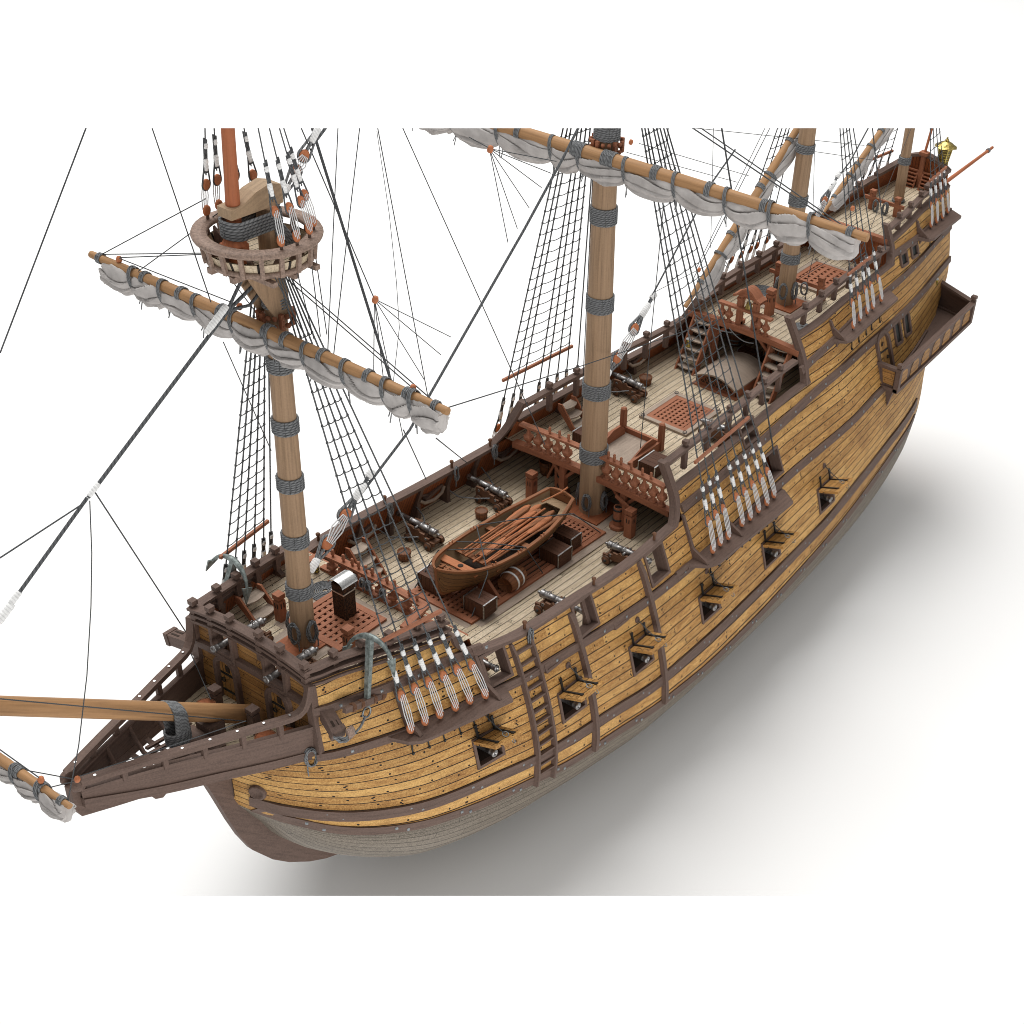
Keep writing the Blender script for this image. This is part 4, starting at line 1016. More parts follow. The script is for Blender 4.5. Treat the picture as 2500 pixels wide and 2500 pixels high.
# companion hatch with a curved roof, scuttle with two posts, belfry, chimney
m=MB(); n=12; xa,xb=-11.1,-14.2; half=1.28
arc=[(half*(1.06)*(-1+2*i/n),2.62+.45*(1-((-1+2*i/n))**2)) for i in range(n+1)]
rows=[[(x,y,z+.05) for y,z in arc] for x in (xa+.3,xb)]; rows2=[[(x,y,z-.04) for y,z in arc] for x in (xa+.3,xb)]
m.grid(rows,[[(y,0) for y,z in arc],[(y,3) for y,z in arc]],True); m.grid(rows2[::-1],[[(y,0) for y,z in arc],[(y,3) for y,z in arc]],True)
m.face([rows[0][i] for i in range(n+1)]+[rows2[0][i] for i in range(n,-1,-1)],[(i*.1,0) for i in range(2*n+2)])
for i in (0,n): m.face([rows[0][i],rows[1][i],rows2[1][i],rows2[0][i]],[(0,0),(3,0),(3,.1),(0,.1)])
comp=obj('companion_hatch',m,M['pale2'] if 'pale2' in M else M['grey'],hull)
b=MB()
b.prism([(xa,-half,2.1),(xa,half,2.1)]+[(xa,y*.93,z-.05) for y,z in arc[::-1]],(-.14,0,0),uvax=(0,1,0))
for s in (1,-1): b.bar((xa,s*half,2.38),(xb,s*half,2.38),.14,.55)
b.bar((xa+.1,-half-.15,2.14),(xa+.1,half+.15,2.14),.3,.1); cb=obj('companion_side',b,M['redd'],comp)
k=MB(); k.face([(xa+.012,y*.75,2.3+(z-2.62)*.0) for y,z in arc]+[(xa+.012,y*.75,z-.2) for y,z in arc[::-1]],[(0,0)]*(2*n+2)); obj('companion_shade',k,M['hollow_shade'],cb)  # dark sheet over the front board, painted as the shade inside
k=MB()
for i in range(-4,5): k.bar((xa+.02,i*.22-.1,2.3),(xa+.02,i*.22+.2,2.75),.03,.03); k.bar((xa+.02,i*.22+.2,2.3),(xa+.02,i*.22-.1,2.75),.03,.03)
obj('lattice',k,M['redd'],cb)
m=MB()
xa,xb=-1.35,-4.05
for s in (-1.25,1.15): m.bar((xa,s,2.35),(xb,s,2.35),.16,.5)
for x in (xb,): m.bar((x,-1.25,2.352),(x,1.15,2.352),.16,.5)
m.bar((xa,-1.25,2.2),(xa,1.15,2.2),.16,.2)
for y in (-1.15,1.2): m.box((xb,y,2.8),.26,.26,1.4); m.lathe((xb,y,3.5),(0,0,1),[(.17,0),(.17,.1),(.1,.16)],6,False)
sk=obj('scuttle_frame',m,M['redd'],hull)
m=MB(); m.face([(xa,-1.17,2.32),(xb,-1.17,2.32),(xb,1.07,2.32),(xa,1.07,2.32)],[(0,0),(2.6,0),(2.6,2.2),(0,2.2)]); obj('scuttle_cover',m,M['grey'],sk)
for y in (-.95,1.0): m=MB(); m.prism([(xa-.3,y,2.3),(xa-.3,y,2.5),(xb+1.2,y,2.95),(xb+.6,y,2.95),(xb+.2,y,2.6),(xb+.2,y,2.3)],(0,.08,0)); obj('scuttle_cheek',m,M['redd'],sk)
# belfry arch on the poop rail
m=MB(); xb_=-13.62
for y in (-.48,.5): m.box((xb_,y,5.75),.3,.3,1.75); m.box((xb_-.2,y,5.05),.5,.3,.25); m.box((xb_,y,6.5),.36,.36,.12)
N=10; A=[(-.85,6.62)]+[(-.62+1.24*i/N,6.72+.42*math.sin(PI*i/N)) for i in range(N+1)]+[(.87,6.62)]
rows=[[(xb_+dx,y+.01,z+dz) for y,z in A] for dx,dz in ((.32,0),(.32,.14),(-.42,.14),(-.42,0),(.32,0))]
m.grid(rows,[[(y,k*.3) for y,z in A] for k in range(5)],False)
bf=obj('belfry',m,M['redd'],hull)
m=MB(); m.prism([(xb_+.05,y,z) for y,z in A[1:-1]]+[(xb_+.05,.5,6.55),(xb_+.05,.2,6.75),(xb_+.05,-.2,6.75),(xb_+.05,-.48,6.55)],(.1,0,0),uvax=(0,1,0)); obj('belfry_panel',m,M['redd'],bf)
t=thing('ship_bell','small brass bell hanging in the red wooden belfry arch on the poop rail','bell',(xb_-.05,0,6.0))
m=MB(); m.lathe((0,0,0),(0,0,1),[(.27,0),(.25,.05),(.19,.16),(.15,.32),(.11,.42),(.04,.46),(.04,.6)],14); m.lathe((0,0,-.08),(0,0,1),[(.0,0),(.05,.03),(.03,.1)],8); local('bell_body',m,M['brass'],t)
m=MB(); m.box((0,0,.64),.1,.5,.1); local('bell_yoke',m,M['redd'],t)
t=thing('galley_chimney','square sooty brick galley chimney with a curved tin cowl on the forward grating','chimney',(16.55,.0,3.45))
m=MB(); m.box((0,0,.8),.62,.62,1.75); local('chimney_stack',m,M['soot'],t)
m=MB(); m.box((0,0,1.3),.66,.66,.06); local('chimney_band',m,M['silver'],t)
m=MB(); N=8; A=[(.4*math.cos(PI-i*PI/N),1.68+.28*math.sin(PI-i*PI/N)) for i in range(N+1)]
m.grid([[(x,y,z) for y,z in A] for x in (.42,-.42)],[[(x,y) for y,z in A] for x in (0,1)],True); m.prism([(-.3,y*.9,z-.02) for y,z in A],(.02,0,0)); local('chimney_cowl',m,M['silver'],t)
# after fittings: cross bitts near the mizzen and on the after deck
def crossbitts(x,ya,yb,z,h,name='pin_rail'):
    m=MB()
    for y in (ya,yb): m.box((x,y,z+h/2),.3,.3,h); m.box((x,y,z+h+.12),.34,.34,.18); m.prism([(x-.15,y-.08,z),(x-.75,y-.08,z),(x-.62,y-.08,z+.15),(x-.15,y-.08,z+.75)],(0,.16,0))
    m.bar((x+.1,ya-.5,z+h*.72),(x+.1,yb+.5,z+h*.72),.16,.2)
    return obj(name,m,M['redd'],hull)
crossbitts(-19.0,-1.3,1.5,5.0,1.35); crossbitts(-28.9,-.75,.95,7.0,1.0)
m=MB(); m.box((-26.1,.2,5.35),.5,2.6,.5)
m.lathe((-26.1,.9,5.9),(0,1,0),[(.0,0),(.38,0),(.38,.3),(.0,.3)],8,False); m.box((-26.1,.2,5.75),.4,2.0,.3); obj('capstan_bench',m,M['redd'],hull)
# ---------------------------------------------------------------- chests, casks, buckets
def chest(x0,x1,y0,y1,z,h,label,group='dark chests on the waist grating',base=None):
    cx,cy=(x0+x1)/2,(y0+y1)/2; sx,sy=abs(x1-x0),abs(y1-y0)
    t=thing('chest',label,'chest',(cx,cy,z),group)
    m=MB(); 
    for i in range(4):
        w=sy/1.0
        m.box((-sx/2+sx*(i+.5)/4,0,h-.04),sx/4-.012,sy+.05,.09)
    local('lid',m,M['chest'],t)
    m=MB(); m.box((0,0,(h-.08)/2),sx-.08,sy-.06,h-.08)
    for i in range(5):
        for s in (1,-1): m.box((s*(sx/2-.02),-sy/2+sy*(i+.5)/5,(h-.08)/2),.05,sy/5-.015,h-.09)
    for i in range(4):
        for s in (1,-1): m.box((0,s*(sy/2-.02),(i+.5)*(h-.08)/4),sx-.1,.05,(h-.08)/4-.012)
    local('chest_body',m,M['chest'],t)
    for s in (1,-1):
        m=MB(); y=s*(sy/2-.02); m.bar((-sx/2-.02,y,h+.01),(sx/2+.02,y,h+.01),.07,.03)
        for e in (1,-1): m.bar((e*(sx/2+.015),y,0),(e*(sx/2+.015),y,h),.03,.07,up=(1,0,0))
        local('iron_strap',m,M['silver'] if group!='dark chests on the waist grating' else M['iron'],t)
    return t
chest(9.72,10.57,.93,2.08,.58,.74,'brown iron bound chest under the near bow of the ship boat')
chest(9.75,10.57,-1.75,-.6,.58,.74,'brown iron bound chest under the far bow of the ship boat')
chest(4.15,5.15,.82,1.95,.2,.74,'brown chest under the near stern quarter of the boat, beside the open grating')
chest(2.98,3.75,.52,1.62,.16,.78,'brown chest under the boat stern, nearest to the main mast')
chest(-2.9,-1.6,1.55,2.55,2.1,.66,'long dark chest with white straps behind the near end of the front balustrade','strapped chests on the quarterdeck')
chest(-2.9,-1.65,-2.55,-1.4,2.1,.66,'long dark chest with white straps half hidden behind the main mast','strapped chests on the quarterdeck')
chest(-15.6,-14.9,-1.1,.4,2.12,.62,'brown strapped trunk lying in the shade under the poop deck','strapped chests on the quarterdeck')
def cask(c,ax,r,L,label,group='casks on deck',white=True):
    c=V(c); ax=V(ax).normalized(); t=thing('cask',label,'barrel',c-V((0,0,r if abs(ax.z)<.5 else 0)),group)
    o=V((0,0,r)) if abs(ax.z)<.5 else ax*(L/2)
    m=MB(); pr=[(0,-L/2+.05),(r*.72,-L/2+.05),(r*.76,-L/2)]+[(r*(.8+.2*math.cos(k/5.*PI/2)),k*L/10.) for k in range(-5,6)]+[(r*.76,L/2),(r*.72,L/2-.05),(0,L/2-.05)]
    m.lathe(o,ax,pr,18,True,vs=16); local('staves',m,M['cask'],t)
    for f in (-.72,-.33,.33,.72):
        m=MB(); rr=r*(.8+.2*math.cos(f*PI/2))+.012; m.lathe(o+ax*(f*L/2),ax,[(rr-.01,-.05),(rr+.01,-.05),(rr+.01,.05),(rr-.01,.05)],18)
        if not(white and abs(f)>.6): local('hoop',m,M['serve'] if white else M['zinc'],t)
    return t
cask((7.7,1.3,.78),(1,.12,0),.5,1.25,'lying brown cask with two white hoops beside the ship boat')
cask((-16.4,-2.2,2.1),(0,0,1),.5,1.25,'upright brown cask standing in the shade under the poop deck',white=False)
cask((-15.9,1.0,2.7),(0,1,.1),.6,1.5,'big dark cask lying in the shade under the poop deck, behind the near stairs',white=False)
def bucket(x,y,z,label,r=.32,h=.46,lid=False,group='wooden buckets'):
    t=thing('bucket',label,'bucket',(x,y,z),group)
    m=MB(); m.lathe((0,0,0),(0,0,1),[(0,0),(r*.82,0),(r,h),(r-.05,h),(r*.8,.08),(0,.08)],16,True,vs=14); local('staves',m,M['cask2'] if 'cask2' in M else M['cask'],t)
    m=MB()
    for hh in (.15,.75): m.lathe((0,0,h*hh),(0,0,1),[(r*(.83+.17*hh)+.0,0),(r*(.83+.17*hh)+.018,0),(r*(.83+.17*hh)+.022,.05),(r*(.83+.17*hh),.05)],16)
    local('hoop',m,M['brown'] if not lid else M['serve'],t)
    if lid: m=MB(); m.lathe((0,0,h-.05),(0,0,1),[(0,0),(r-.05,0),(r-.05,.04),(0,.04)],14); local('bucket_lid',m,M['red'],t)
    return t
bucket(4.1,-3.6,.06,'small open wooden bucket beside the wheels of the far waist gun nearest the main mast')
bucket(9.2,-3.85,.31,'small open wooden bucket beside the wheels of the forward far waist gun')
bucket(-1.2,-3.75,.02,'tall wooden tub in the far corner under the quarterdeck edge',.42,.75)
bucket(-9.1,-3.3,2.1,'small open wooden bucket behind the far quarterdeck gun',.36,.45)
bucket(22.55,1.75,1.65,'lidded red tub with a white hoop on the beakhead platform behind the near rail',.42,.55,True)
bucket(21.9,2.15,1.6,'lidded red tub without a visible hoop by the near beakhead door',.4,.5,True)
bucket(22.9,-1.05,1.7,'round lidded red tub on the beakhead platform beyond the bowsprit',.42,.75,True)
# ---------------------------------------------------------------- guns
def gun_parts():
    m=MB(); m.lathe((0,0,0),(0,1,0),[(0,-1.48),(.07,-1.46),(.09,-1.40),(.06,-1.33),(.05,-1.29),(.13,-1.27),(.215,-1.24),(.225,-1.18),(.2,-1.15),(.205,-.95),(.215,-.94),(.215,-.9),(.195,-.88),(.185,-.3),(.2,-.29),(.2,-.22),(.175,-.2),(.16,.45),(.172,.46),(.172,.52),(.15,.54),(.13,1.12),(.145,1.13),(.145,1.17),(.13,1.2),(.165,1.33),(.175,1.38),(.15,1.42),(.075,1.425),(.07,1.2),(0,1.2)],18)
    m.lathe((-.36,-.1,-.02),(1,0,0),[(0,0),(.075,0),(.075,.72),(0,.72)],10)
    for s in (-1,1): m.torus((s*.06,-.75,.22),(1,0,0),.07,.022,8,5)
    c=MB()
    for s in (-1,1):
        q=[(s*.27,.55,-.62),(s*.27,.55,-.04),(s*.27,.12,.0),(s*.27,-.02,-.09),(s*.27,-.18,-.09),(s*.27,-.3,.0),(s*.27,-.42,-.16),(s*.27,-.72,-.16),(s*.27,-.72,-.32),(s*.27,-1.02,-.32),(s*.27,-1.02,-.46),(s*.27,-1.35,-.46),(s*.27,-1.35,-.66),(s*.27,-.6,-.66),(s*.27,-.1,-.56),(s*.27,.2,-.66)]
        c.prism(q,(.12*s,0,0),uvax=(0,1,0))
    c.box((0,-.3,-.6),.5,1.9,.1); c.box((0,-.85,-.38),.36,.3,.16); c.box((0,.45,-.35),.5,.14,.5)
    ax=MB()
    for y in (.28,-1.05): ax.box((0,y,-.72),1.05,.2,.18)
    return m,c,ax
gm,gc,ga=gun_parts()
def wheel():
    m=MB(); m.lathe((0,0,0),(1,0,0),[(0,-.06),(.235,-.06),(.25,-.03),(.25,.05),(.235,.07),(.08,.07),(.07,.13),(0,.13)],16); return m
GUN=[]
def gun(x,s,yb,zd,label,elev=.05,group='bronze grey deck guns',rz=None):
    # s=+1 points to port
    if not GUN:
        t=thing('deck_gun',label,'cannon',(0,0,0),group)
        local('barrel',gm,M['iron'],t,(0,0,0)).rotation_euler=(elev,0,0)
        cg=local('carriage',gc,M['brown'],t); local('axle',ga,M['brown'],cg)
        for y in (.28,-1.05):
            for e in (1,-1):
                w=wheel()
                if e<0: w.xform(Matrix.Scale(-1,4,V((1,0,0))))
                wo=local('wheel',w,M['brown'],t,(e*.48,y,-.72))
                cp=MB(); cp.lathe((e*.1,0,0),(e,0,0),[(.08,0),(.075,.06),(0,.07)],10); cp.torus((e*.05,0,0),(1,0,0),.245,.018,16,4); local('wheel_iron',cp,M['black'],wo)
        for e in (1,-1):
            for y,z in ((-.85,-.36),(.3,-.2)): rg=MB(); rg.torus((e*.42,y,z),(1,0,.2),.07,.018,8,4); local('ring_bolt',rg,M['zinc'],cg)
        GUN.append(t); o=t
    else: o=dup(GUN[0],(0,0,0),label=label,group=group)
    o.scale=(.9,.9,.9)
    o.location=(x,yb+s*1.3*.9,zd+.97*.9); o.rotation_euler=(0,0,(0 if s>0 else PI) if rz is None else rz)
    return o
gun(2.75,-1,-3.15,.03,'far waist gun standing between the ship boat stern and the far bulwark')
gun(7.5,-1,-3.35,.2,'far waist gun abreast of the middle of the ship boat, beside a bucket')
gun(-7.45,-1,-2.35,2.1,'far quarterdeck gun beside the square hatch behind the main mast')
gun(8.05,1,3.2,.32,'near waist gun abreast of the boat bow, seen over the near rail')
gun(2.8,1,3.05,.05,'near waist gun between the boat stern and the near rail, beside the pump')
gun(13.7,1,3.0,.7,'near waist gun just behind the swept end of the forecastle')
gun(-6.72,1,1.95,2.1,'near quarterdeck gun pointing through the open port under the shroud deadeyes')
for y,lab in ((-1.38,'forecastle chase gun aimed forward through the far opening of the front bulkhead'),(1.38,'forecastle chase gun aimed forward through the near opening of the front bulkhead')):
    o=gun(0,1,0,0,lab,rz=-PI/2); o.location=(19.3+1.35,y,3.4+.9); 
for i,(p,lab) in enumerate(zip(LOW_PORTS,['under the lid nearest the bow','under the lid just behind the side ladder','under the lid beside the second fender rib','under the fore end of the main channel','below the middle of the main channel','under the aftmost lid'])):
    x=(p[0]+p[1])/2; z=p[2]+.46; y=hy(x,z)+.28
    t=thing('lower_gun','gun muzzle in the lower port '+lab,'cannon',(x,y-.9,z),'guns of the lower row'); m=MB(); m.v=[q.copy() for q in gm.v]; m.f=gm.f; m.uv=gm.uv; m.sm=gm.sm
    m.xform(Matrix.Translation((0,-.45,0))); local('barrel',m,M['iron'],t)
def breech(x,s,yb,z):
    pass
# breeching ropes of the far guns
for x,zd,yb in ((2.75,.03,-3.15),(7.55,.2,-3.45),(-7.45,2.1,-2.35)):
    yy=-(hy(x,zd+.6)-.3); m=MB()
    for e in (-1,1): m.tube([(x+e*1.3,yy,zd+.75),(x+e*1.15,yy+.7,zd+.45),(x+e*.7,lerp(yy,yb,.5),zd+.42),(x+e*.45,lerp(yy,yb,.75),zd+.6)],.035,5)
    tag(obj('breeching_rope',m,M['rope'],loc=(x,yy,zd)),{2.75:'grey breeching rope of the far waist gun near the main mast',7.55:'grey breeching rope of the far waist gun abreast of the boat middle',-7.45:'grey breeching rope of the far quarterdeck gun'}[x],'rope','breeching ropes of the far guns')
# tool racks on the far bulwark: shot cradle
for x,zd,lab in ((-.2,0,'wooden cradle with grey tools on the far bulwark under the quarterdeck corner'),(5.25,.1,'wooden cradle with tools on the far bulwark between the two waist guns'),(10.0,.36,'wooden cradle on the far bulwark beside the forward bucket'),(-9.6,2.1,'pale cradle on the far bulwark near the poop stairs')):
    z=zd+1.0; y=-(hy(x,z)-.35); t=thing('tool_cradle',lab,'rack',(x,y,z-.3),'cradles on the far bulwark'); m=MB()
    m.tube([(x-.85-x,0+.05,.1+.25),(-.6,.12,.12),(0,.18,.05),(.6,.12,.12),(.85,.05,.35)],.09,6); local('cradle_bar',m,M['grey'],t)
    m=MB(); m.bar((-.75,-.05,.45),(.5,.0,.2),.22,.16); m.bar((.1,-.05,.3),(.95,-.05,.62),.1,.1); local('stored_tool',m,M['dark'],t)
# ---------------------------------------------------------------- the ship's boat
BX0,BX1=11.28,2.55
fb=pch([(11.28,.06),(11.0,.42),(10.5,.78),(9.7,1.1),(8.5,1.33),(7.2,1.4),(5.5,1.34),(4,1.12),(2.55,.74)])
fg=pch([(11.28,2.72),(10.5,2.48),(9.5,2.25),(8,2.07),(6,1.98),(4,2.03),(2.55,2.22)])
fk=pch([(11.28,2.3),(11.15,1.55),(10.9,1.25),(10,1.02),(8,.88),(5,.86),(3.2,1.0),(2.55,1.18)])
BZ=.1
bt=thing('ship_boat','open brown rowing boat stowed on chests and chocks over the waist grating','boat',(7,0,.9))
def bsec(x,k,ins=0.0):
    b=fb(x); g=fg(x); kk=fk(x); t=k/8.
    a=t*PI/2
    y=(b-ins)*math.sin(a)**.72; z=kk+(g-kk)*(1-math.cos(a))**.85
    return y,z+ins*.4*(1-t)
bx=[11.28,11.2,11.05,10.8]+frange(10.4,2.55,26)
for ins,mat,nm in ((0,'boathull','hull_strakes'),(.07,'boatin','inner_planking')):
    m=MB()
    for s in (1,-1):
        rows=[];uvs=[]
        for k in range(9):
            r=[];u=[]
            for x in bx:
                y,z=bsec(x,k,ins if fb(x)>ins+.02 else 0); r.append((x,s*max(y,.01),z)); u.append((-x,k*.95))
            rows.append(r);uvs.append(u)
        if s>0: rows=rows[::-1];uvs=uvs[::-1]
        m.grid(rows,uvs,True)
    obj(nm,m,M[mat],bt)
m=MB(); sec=[bsec(2.55,k) for k in range(9)]; m.face([(2.55,y,z) for y,z in sec]+[(2.55,-y,z) for y,z in sec[::-1]],[(y,z) for y,z in sec]+[(-y,z) for y,z in sec[::-1]]); obj('transom',m,M['boat'],bt)
m=MB(); m.sweep([(2.5,y,2.2+.16*(1-(y/.74)**2)) for y in frange(-.76,.76,8)],[(-.06,-.06),(.06,-.06),(.06,.06),(-.06,.06)],[((1,0,0),(0,0,1))]*9); obj('transom_cap',m,M['boat'],bt,recalc=True)
for s in (1,-1):
    m=MB(); m.sweep([(x,s*(fb(x)-.02),fg(x)+.02) for x in bx],[(-.08,-.05),(.08,-.05),(.08,.05),(-.08,.05)],[((0,1,0),(0,0,1))]*len(bx)); obj('gunwale',m,M['boat'],bt,recalc=True)
m=MB(); m.prism([(11.32,-.06,2.78),(11.22,-.06,1.5),(10.95,-.06,1.15),(10.2,-.06,.92),(10.2,-.06,1.08),(10.9,-.06,1.4),(11.15,-.06,2.7)],(0,.12,0)); m.bar((10.2,0,.95),(2.6,0,1.02),.12,.16); obj('stem_and_keel',m,M['boat'],bt)
for x in (8.6,6.4,4.6):
    m=MB(); w=fb(x)-.04; m.box((x,0,1.78),.3,2*w,.07); obj('thwart',m,M['boat'],bt)
m=MB(); m.box((9.75,0,2.05),.42,2*(fb(9.75)-.03),.07); th=obj('mast_thwart',m,M['oar'],bt)
h=MB(); h.lathe((9.75,.05,2.09),(0,0,1),[(0,0),(.13,0),(.13,.006),(0,.006)],14); obj('mast_hole_shade',h,M['hollow_shade'],th)  # dark disc on the thwart, shade of the hole put into its colour
m=MB()
for i in range(5): y=-.62+i*.31; m.bar((10.0,y,1.98),(10.0+max(.15,(1.15-abs(y)*.9)*.75),y*.75,2.14),.14,.05)
for i in range(4): x=10.1+i*.2; w=fb(x)-.16; m.bar((x,-w,2.0+i*.04),(x,w,2.0+i*.04),.1,.04)
obj('bow_grating',m,M['boat'],bt)
m=MB(); m.face([(9.6,y,1.25) for y in (-.8,.8)]+[(3.4,.75,1.25),(3.4,-.75,1.25)],[(0,0),(0,1.6),(6,1.5),(6,0)]); obj('boat_floor',m,M['hollow_shade'],bt)  # floor coloured near black, shade in the boat's bottom painted in
m=MB(); m.prism([(4.0,-1.0,1.72),(2.6,-.68,1.8),(2.6,.68,1.8),(4.0,1.0,1.72),(4.0,.72,1.72),(3.1,.42,1.78),(3.1,-.42,1.78),(4.0,-.72,1.72)],(0,0,.06)); obj('stern_bench',m,M['boatin'],bt)
tl=MB(); tl.tube([(2.35,.25,2.62),(2.7,.15,2.48),(3.2,-.02,2.38),(3.75,-.2,2.3)],.045,6); obj('tiller',tl,M['oar'],bt)
for x in (8.9,7.3,5.6):
    for s in (1,-1):
        m=MB(); 
        for d in (-.1,.1): m.lathe((x+d,s*(fb(x)-.02),fg(x)+.05),(0,0,1),[(.025,0),(.03,.14)],6)
        obj('thole_pin',m,M['brass'] if False else M['oar'],bt)
# oars stowed along the thwarts
om=MB(); om.tube([(2.4,0,0),(-.6,0,0)],[.05,.06],6); om.grid([[(x,w*a,z) for x,w in ((-.6,.06),(-1.0,.13),(-1.6,.17),(-2.2,.17),(-2.4,.09))] for a,z in ((-1,0),(0,.03),(1,0),(0,-.03),(-1,0))],[[(x,a) for x in range(5)] for a in range(5)],True)
oar0=None
oy=[-.78,-.6,-.44,-.28,-.12,.04,.2,.36,.5,.66,.82]
ol=['outermost on the far side of the bundle','second from the far side of the bundle','third from the far side of the bundle','fourth from the far side of the bundle','fifth from the far side of the bundle','in the middle of the bundle','fifth from the near side of the bundle','fourth from the near side of the bundle','third from the near side of the bundle','second from the near side of the bundle','outermost on the near side of the bundle']
for i,y in enumerate(oy):
    loc=(6.3+.35*math.sin(i*2.4),y,1.93+.05*(i%2)); lab='wooden oar lying in the ship boat, '+ol[i]
    rz=.03*math.sin(i*1.7)+(PI if i in (5,) else 0)
    if oar0 is None:
        me=mesh('oar',om,M['oar']); me2=mesh('oar',om,M['boat']); oar0=bpy.data.objects.new('oar',me); COL.objects.link(oar0); o=oar0
    else:
        o=oar0.copy(); COL.objects.link(o)
        if i%3==1: o.data=me2
    o.location=loc; o.rotation_euler=(random.uniform(-.3,.3),0,rz); tag(o,lab,'oar','oars stowed in the boat')
# chocks and lashings
for x,s in ((8.75,1),(8.75,-1),(4.3,1),(4.3,-1)):
    lab={(8.75,1):'red wooden boat chock beside the lying cask',(8.75,-1):'red boat chock on the far side under the boat bow',(4.3,1):'red boat chock between the two chests under the boat stern',(4.3,-1):'red boat chock on the far side under the boat stern'}[(x,s)]
    z=zwaist(x)+.12; m=MB(); m.prism([(x,s*.1,z),(x,s*1.62,z),(x,s*1.45,z+.12),(x,s*.75,z+.82),(x,s*.1,z+.72)],(.16,0,0),uvax=(0,1,-.7)); tag(obj('boat_chock',m,M['redd'],loc=(x,s*.8,z)),lab,'chock','boat chocks')
def line(name,pts,r,label,cat='rope',group=None,mat='ropef',sag=0.0,n=10):
    pts=[V(p) for p in pts]
    if len(pts)==2 and sag:
        a,b=pts; pts=[a.lerp(b,i/n)-V((0,0,sag*4*(i/n)*(1-i/n))) for i in range(n+1)]
    m=MB(); m.tube(pts,r,5 if r<.05 else 7); return tag(obj(name,m,M[mat],loc=pts[0]),label,cat,group)
rb=[((10.85,1.62,.7),(7.0,-1.38,2.1),'lashing from the forward near ring of the grating over the boat'),((1.5,1.65,.18),(6.9,-1.35,2.12),'lashing from the after near ring of the grating across the boat'),((10.9,-1.65,.7),(7.1,1.38,2.1),'lashing from the forward far ring across the boat'),((6.0,1.72,.3),(8.6,-1.3,2.15),'lashing from the middle of the near grating edge across the boat')]
for a,b,l in rb:
    g=V((a[0]+(b[0]-a[0])*.35,(1.4 if a[1]>0 else -1.4),2.15)); line('boat_lashing',[a,g,(lerp(g.x,b[0],.5),0,2.2),b],.028,'thin grey '+l,'rope','boat lashings')
# ---------------------------------------------------------------- coils of rope
def flatcoil(x,y,z,R,label):
    m=MB(); pts=[]
    for i in range(140): a=i*.32; r=.08+(R-.08)*i/139; pts.append((x+r*math.cos(a),y+r*math.sin(a),z+.035+.012*math.sin(i*1.3)))
    m.tube(pts,.036,5); tag(obj('rope_coil',m,M['rope'],loc=(x,y,z)),label,'coil','flat coils of rope')
flatcoil(15.9,-1.75,3.4,.68,'flat round coil of grey rope on the forecastle deck behind the chimney')
flatcoil(-18.2,-1.75,zpoop(-18),.75,'flat round coil of grey rope on the poop deck beside the mizzen mast')
flatcoil(16.0,2.7,3.4,.42,'small flat coil of rope under the near end of the forecastle pin rail')
flatcoil(15.2,3.1,3.4,.36,'smallest flat coil of rope at the near forecastle rail')
flatcoil(-15.9,2.25,zpoop(-16),.5,'flat coil of rope at the near poop rail')
def hankcoil(p,h,w,label,ax=(0,1,0),out=(1,0,0),group='hanked coils of rope'):
    p=V(p);ax=V(ax).normalized();out=V(out).normalized(); m=MB()
    for k in range(5):
        pts=[]; d=random.uniform(-.04,.04); e=random.uniform(.85,1.1); o=.05+.045*(k%3)
        for i in range(17):
            a=2*PI*i/16; pts.append(p+ax*(math.sin(a)*w*e+d)+V((0,0,-h/2+math.cos(a)*h/2*e))+out*(o+.03*math.sin(a*3+k)))
        m.tube(pts,.034,5,cap=False)
    m.tube([p+out*.12+ax*w*.8-V((0,0,h*.5)),p+out*.13+ax*w*.9-V((0,0,h*1.1)),p+out*.12+ax*w*.85-V((0,0,h*1.4))],.03,5)
    return tag(obj('hanging_coil',m,M['rope'],loc=p),label,'coil',group)
mr={'f':.47,'m':.64,'z':.48}
for nm,x,z,r,h,w in (('fore mast',18.78,4.75,.47,.95,.2),('main mast',0,1.35,.64,1.0,.2),('mizzen mast',-17.7,6.35,.48,.95,.22)):
    for d,lab in (((1,.25),'front'),((.0,1),'near side'),((.1,-1),'far side')):
        v=V((d[0],d[1],0)).normalized(); m=MB()
        hankcoil((x+v.x*r,v.y*r,z),h,w,'hanked grey rope coil on the %s of the %s foot'%(lab,nm),ax=V((-v.y,v.x,0)),out=v)
for i,y in enumerate((-1.2,-.85,-.45,-.1,.7)):
    hankcoil((FAX+.2,y,4.25),.42,.11,'rope hank hanging from the forecastle pin rail, %s'%['farthest from the viewer','second from the far end','in the middle','second from the near end','nearest to the viewer'][i],out=(1,0,0))
for i,(x,s,lab) in enumerate(((12.9,-1,'far bulwark cap, foremost one'),(8.6,-1,'far bulwark cap by the forward waist gun'),(4.0,-1,'far bulwark cap by the aftmost waist gun'),(1.3,-1,'far bulwark cap next to the quarterdeck break'),(11.9,1,'near rail, hanging down outside beside the side ladder'),(7.3,1,'near rail beside the fender rib top'),(2.6,1,'near rail close to the quarterdeck break'))):
    z=TW(x)+.05; y=s*(hy(x,z)-.1); m=MB(); m.lathe((x,y,z-.1),(0,0,1),[(.07,0),(.06,.3),(.1,.34),(.1,.42),(.05,.46)],8); tag(obj('bulwark_pin',m,M['brown'],loc=(x,y,z)),'brown belaying pin in the '+lab,'belaying pin','pins in the waist rails')
    if s<0 or x>11: hankcoil((x,y+ (.22 if s<0 else .25),z+.1),.75 if s<0 else 1.1,.12,'rope hank on the pin in the '+lab,ax=(1,0,0),out=(0,1 ,0))
for (x,y,z,lab) in ((-28.7,-.35,7.75,'far'),(-28.7,.3,7.75,'near')): hankcoil((x,y,z),.7,.16,'%s one of two rope hanks on the after deck cross bitts'%lab,out=(1,0,0))
hankcoil((-18.85,.6,6.0),.7,.2,'rope hank on the pin rail behind the mizzen mast',out=(1,0,0))
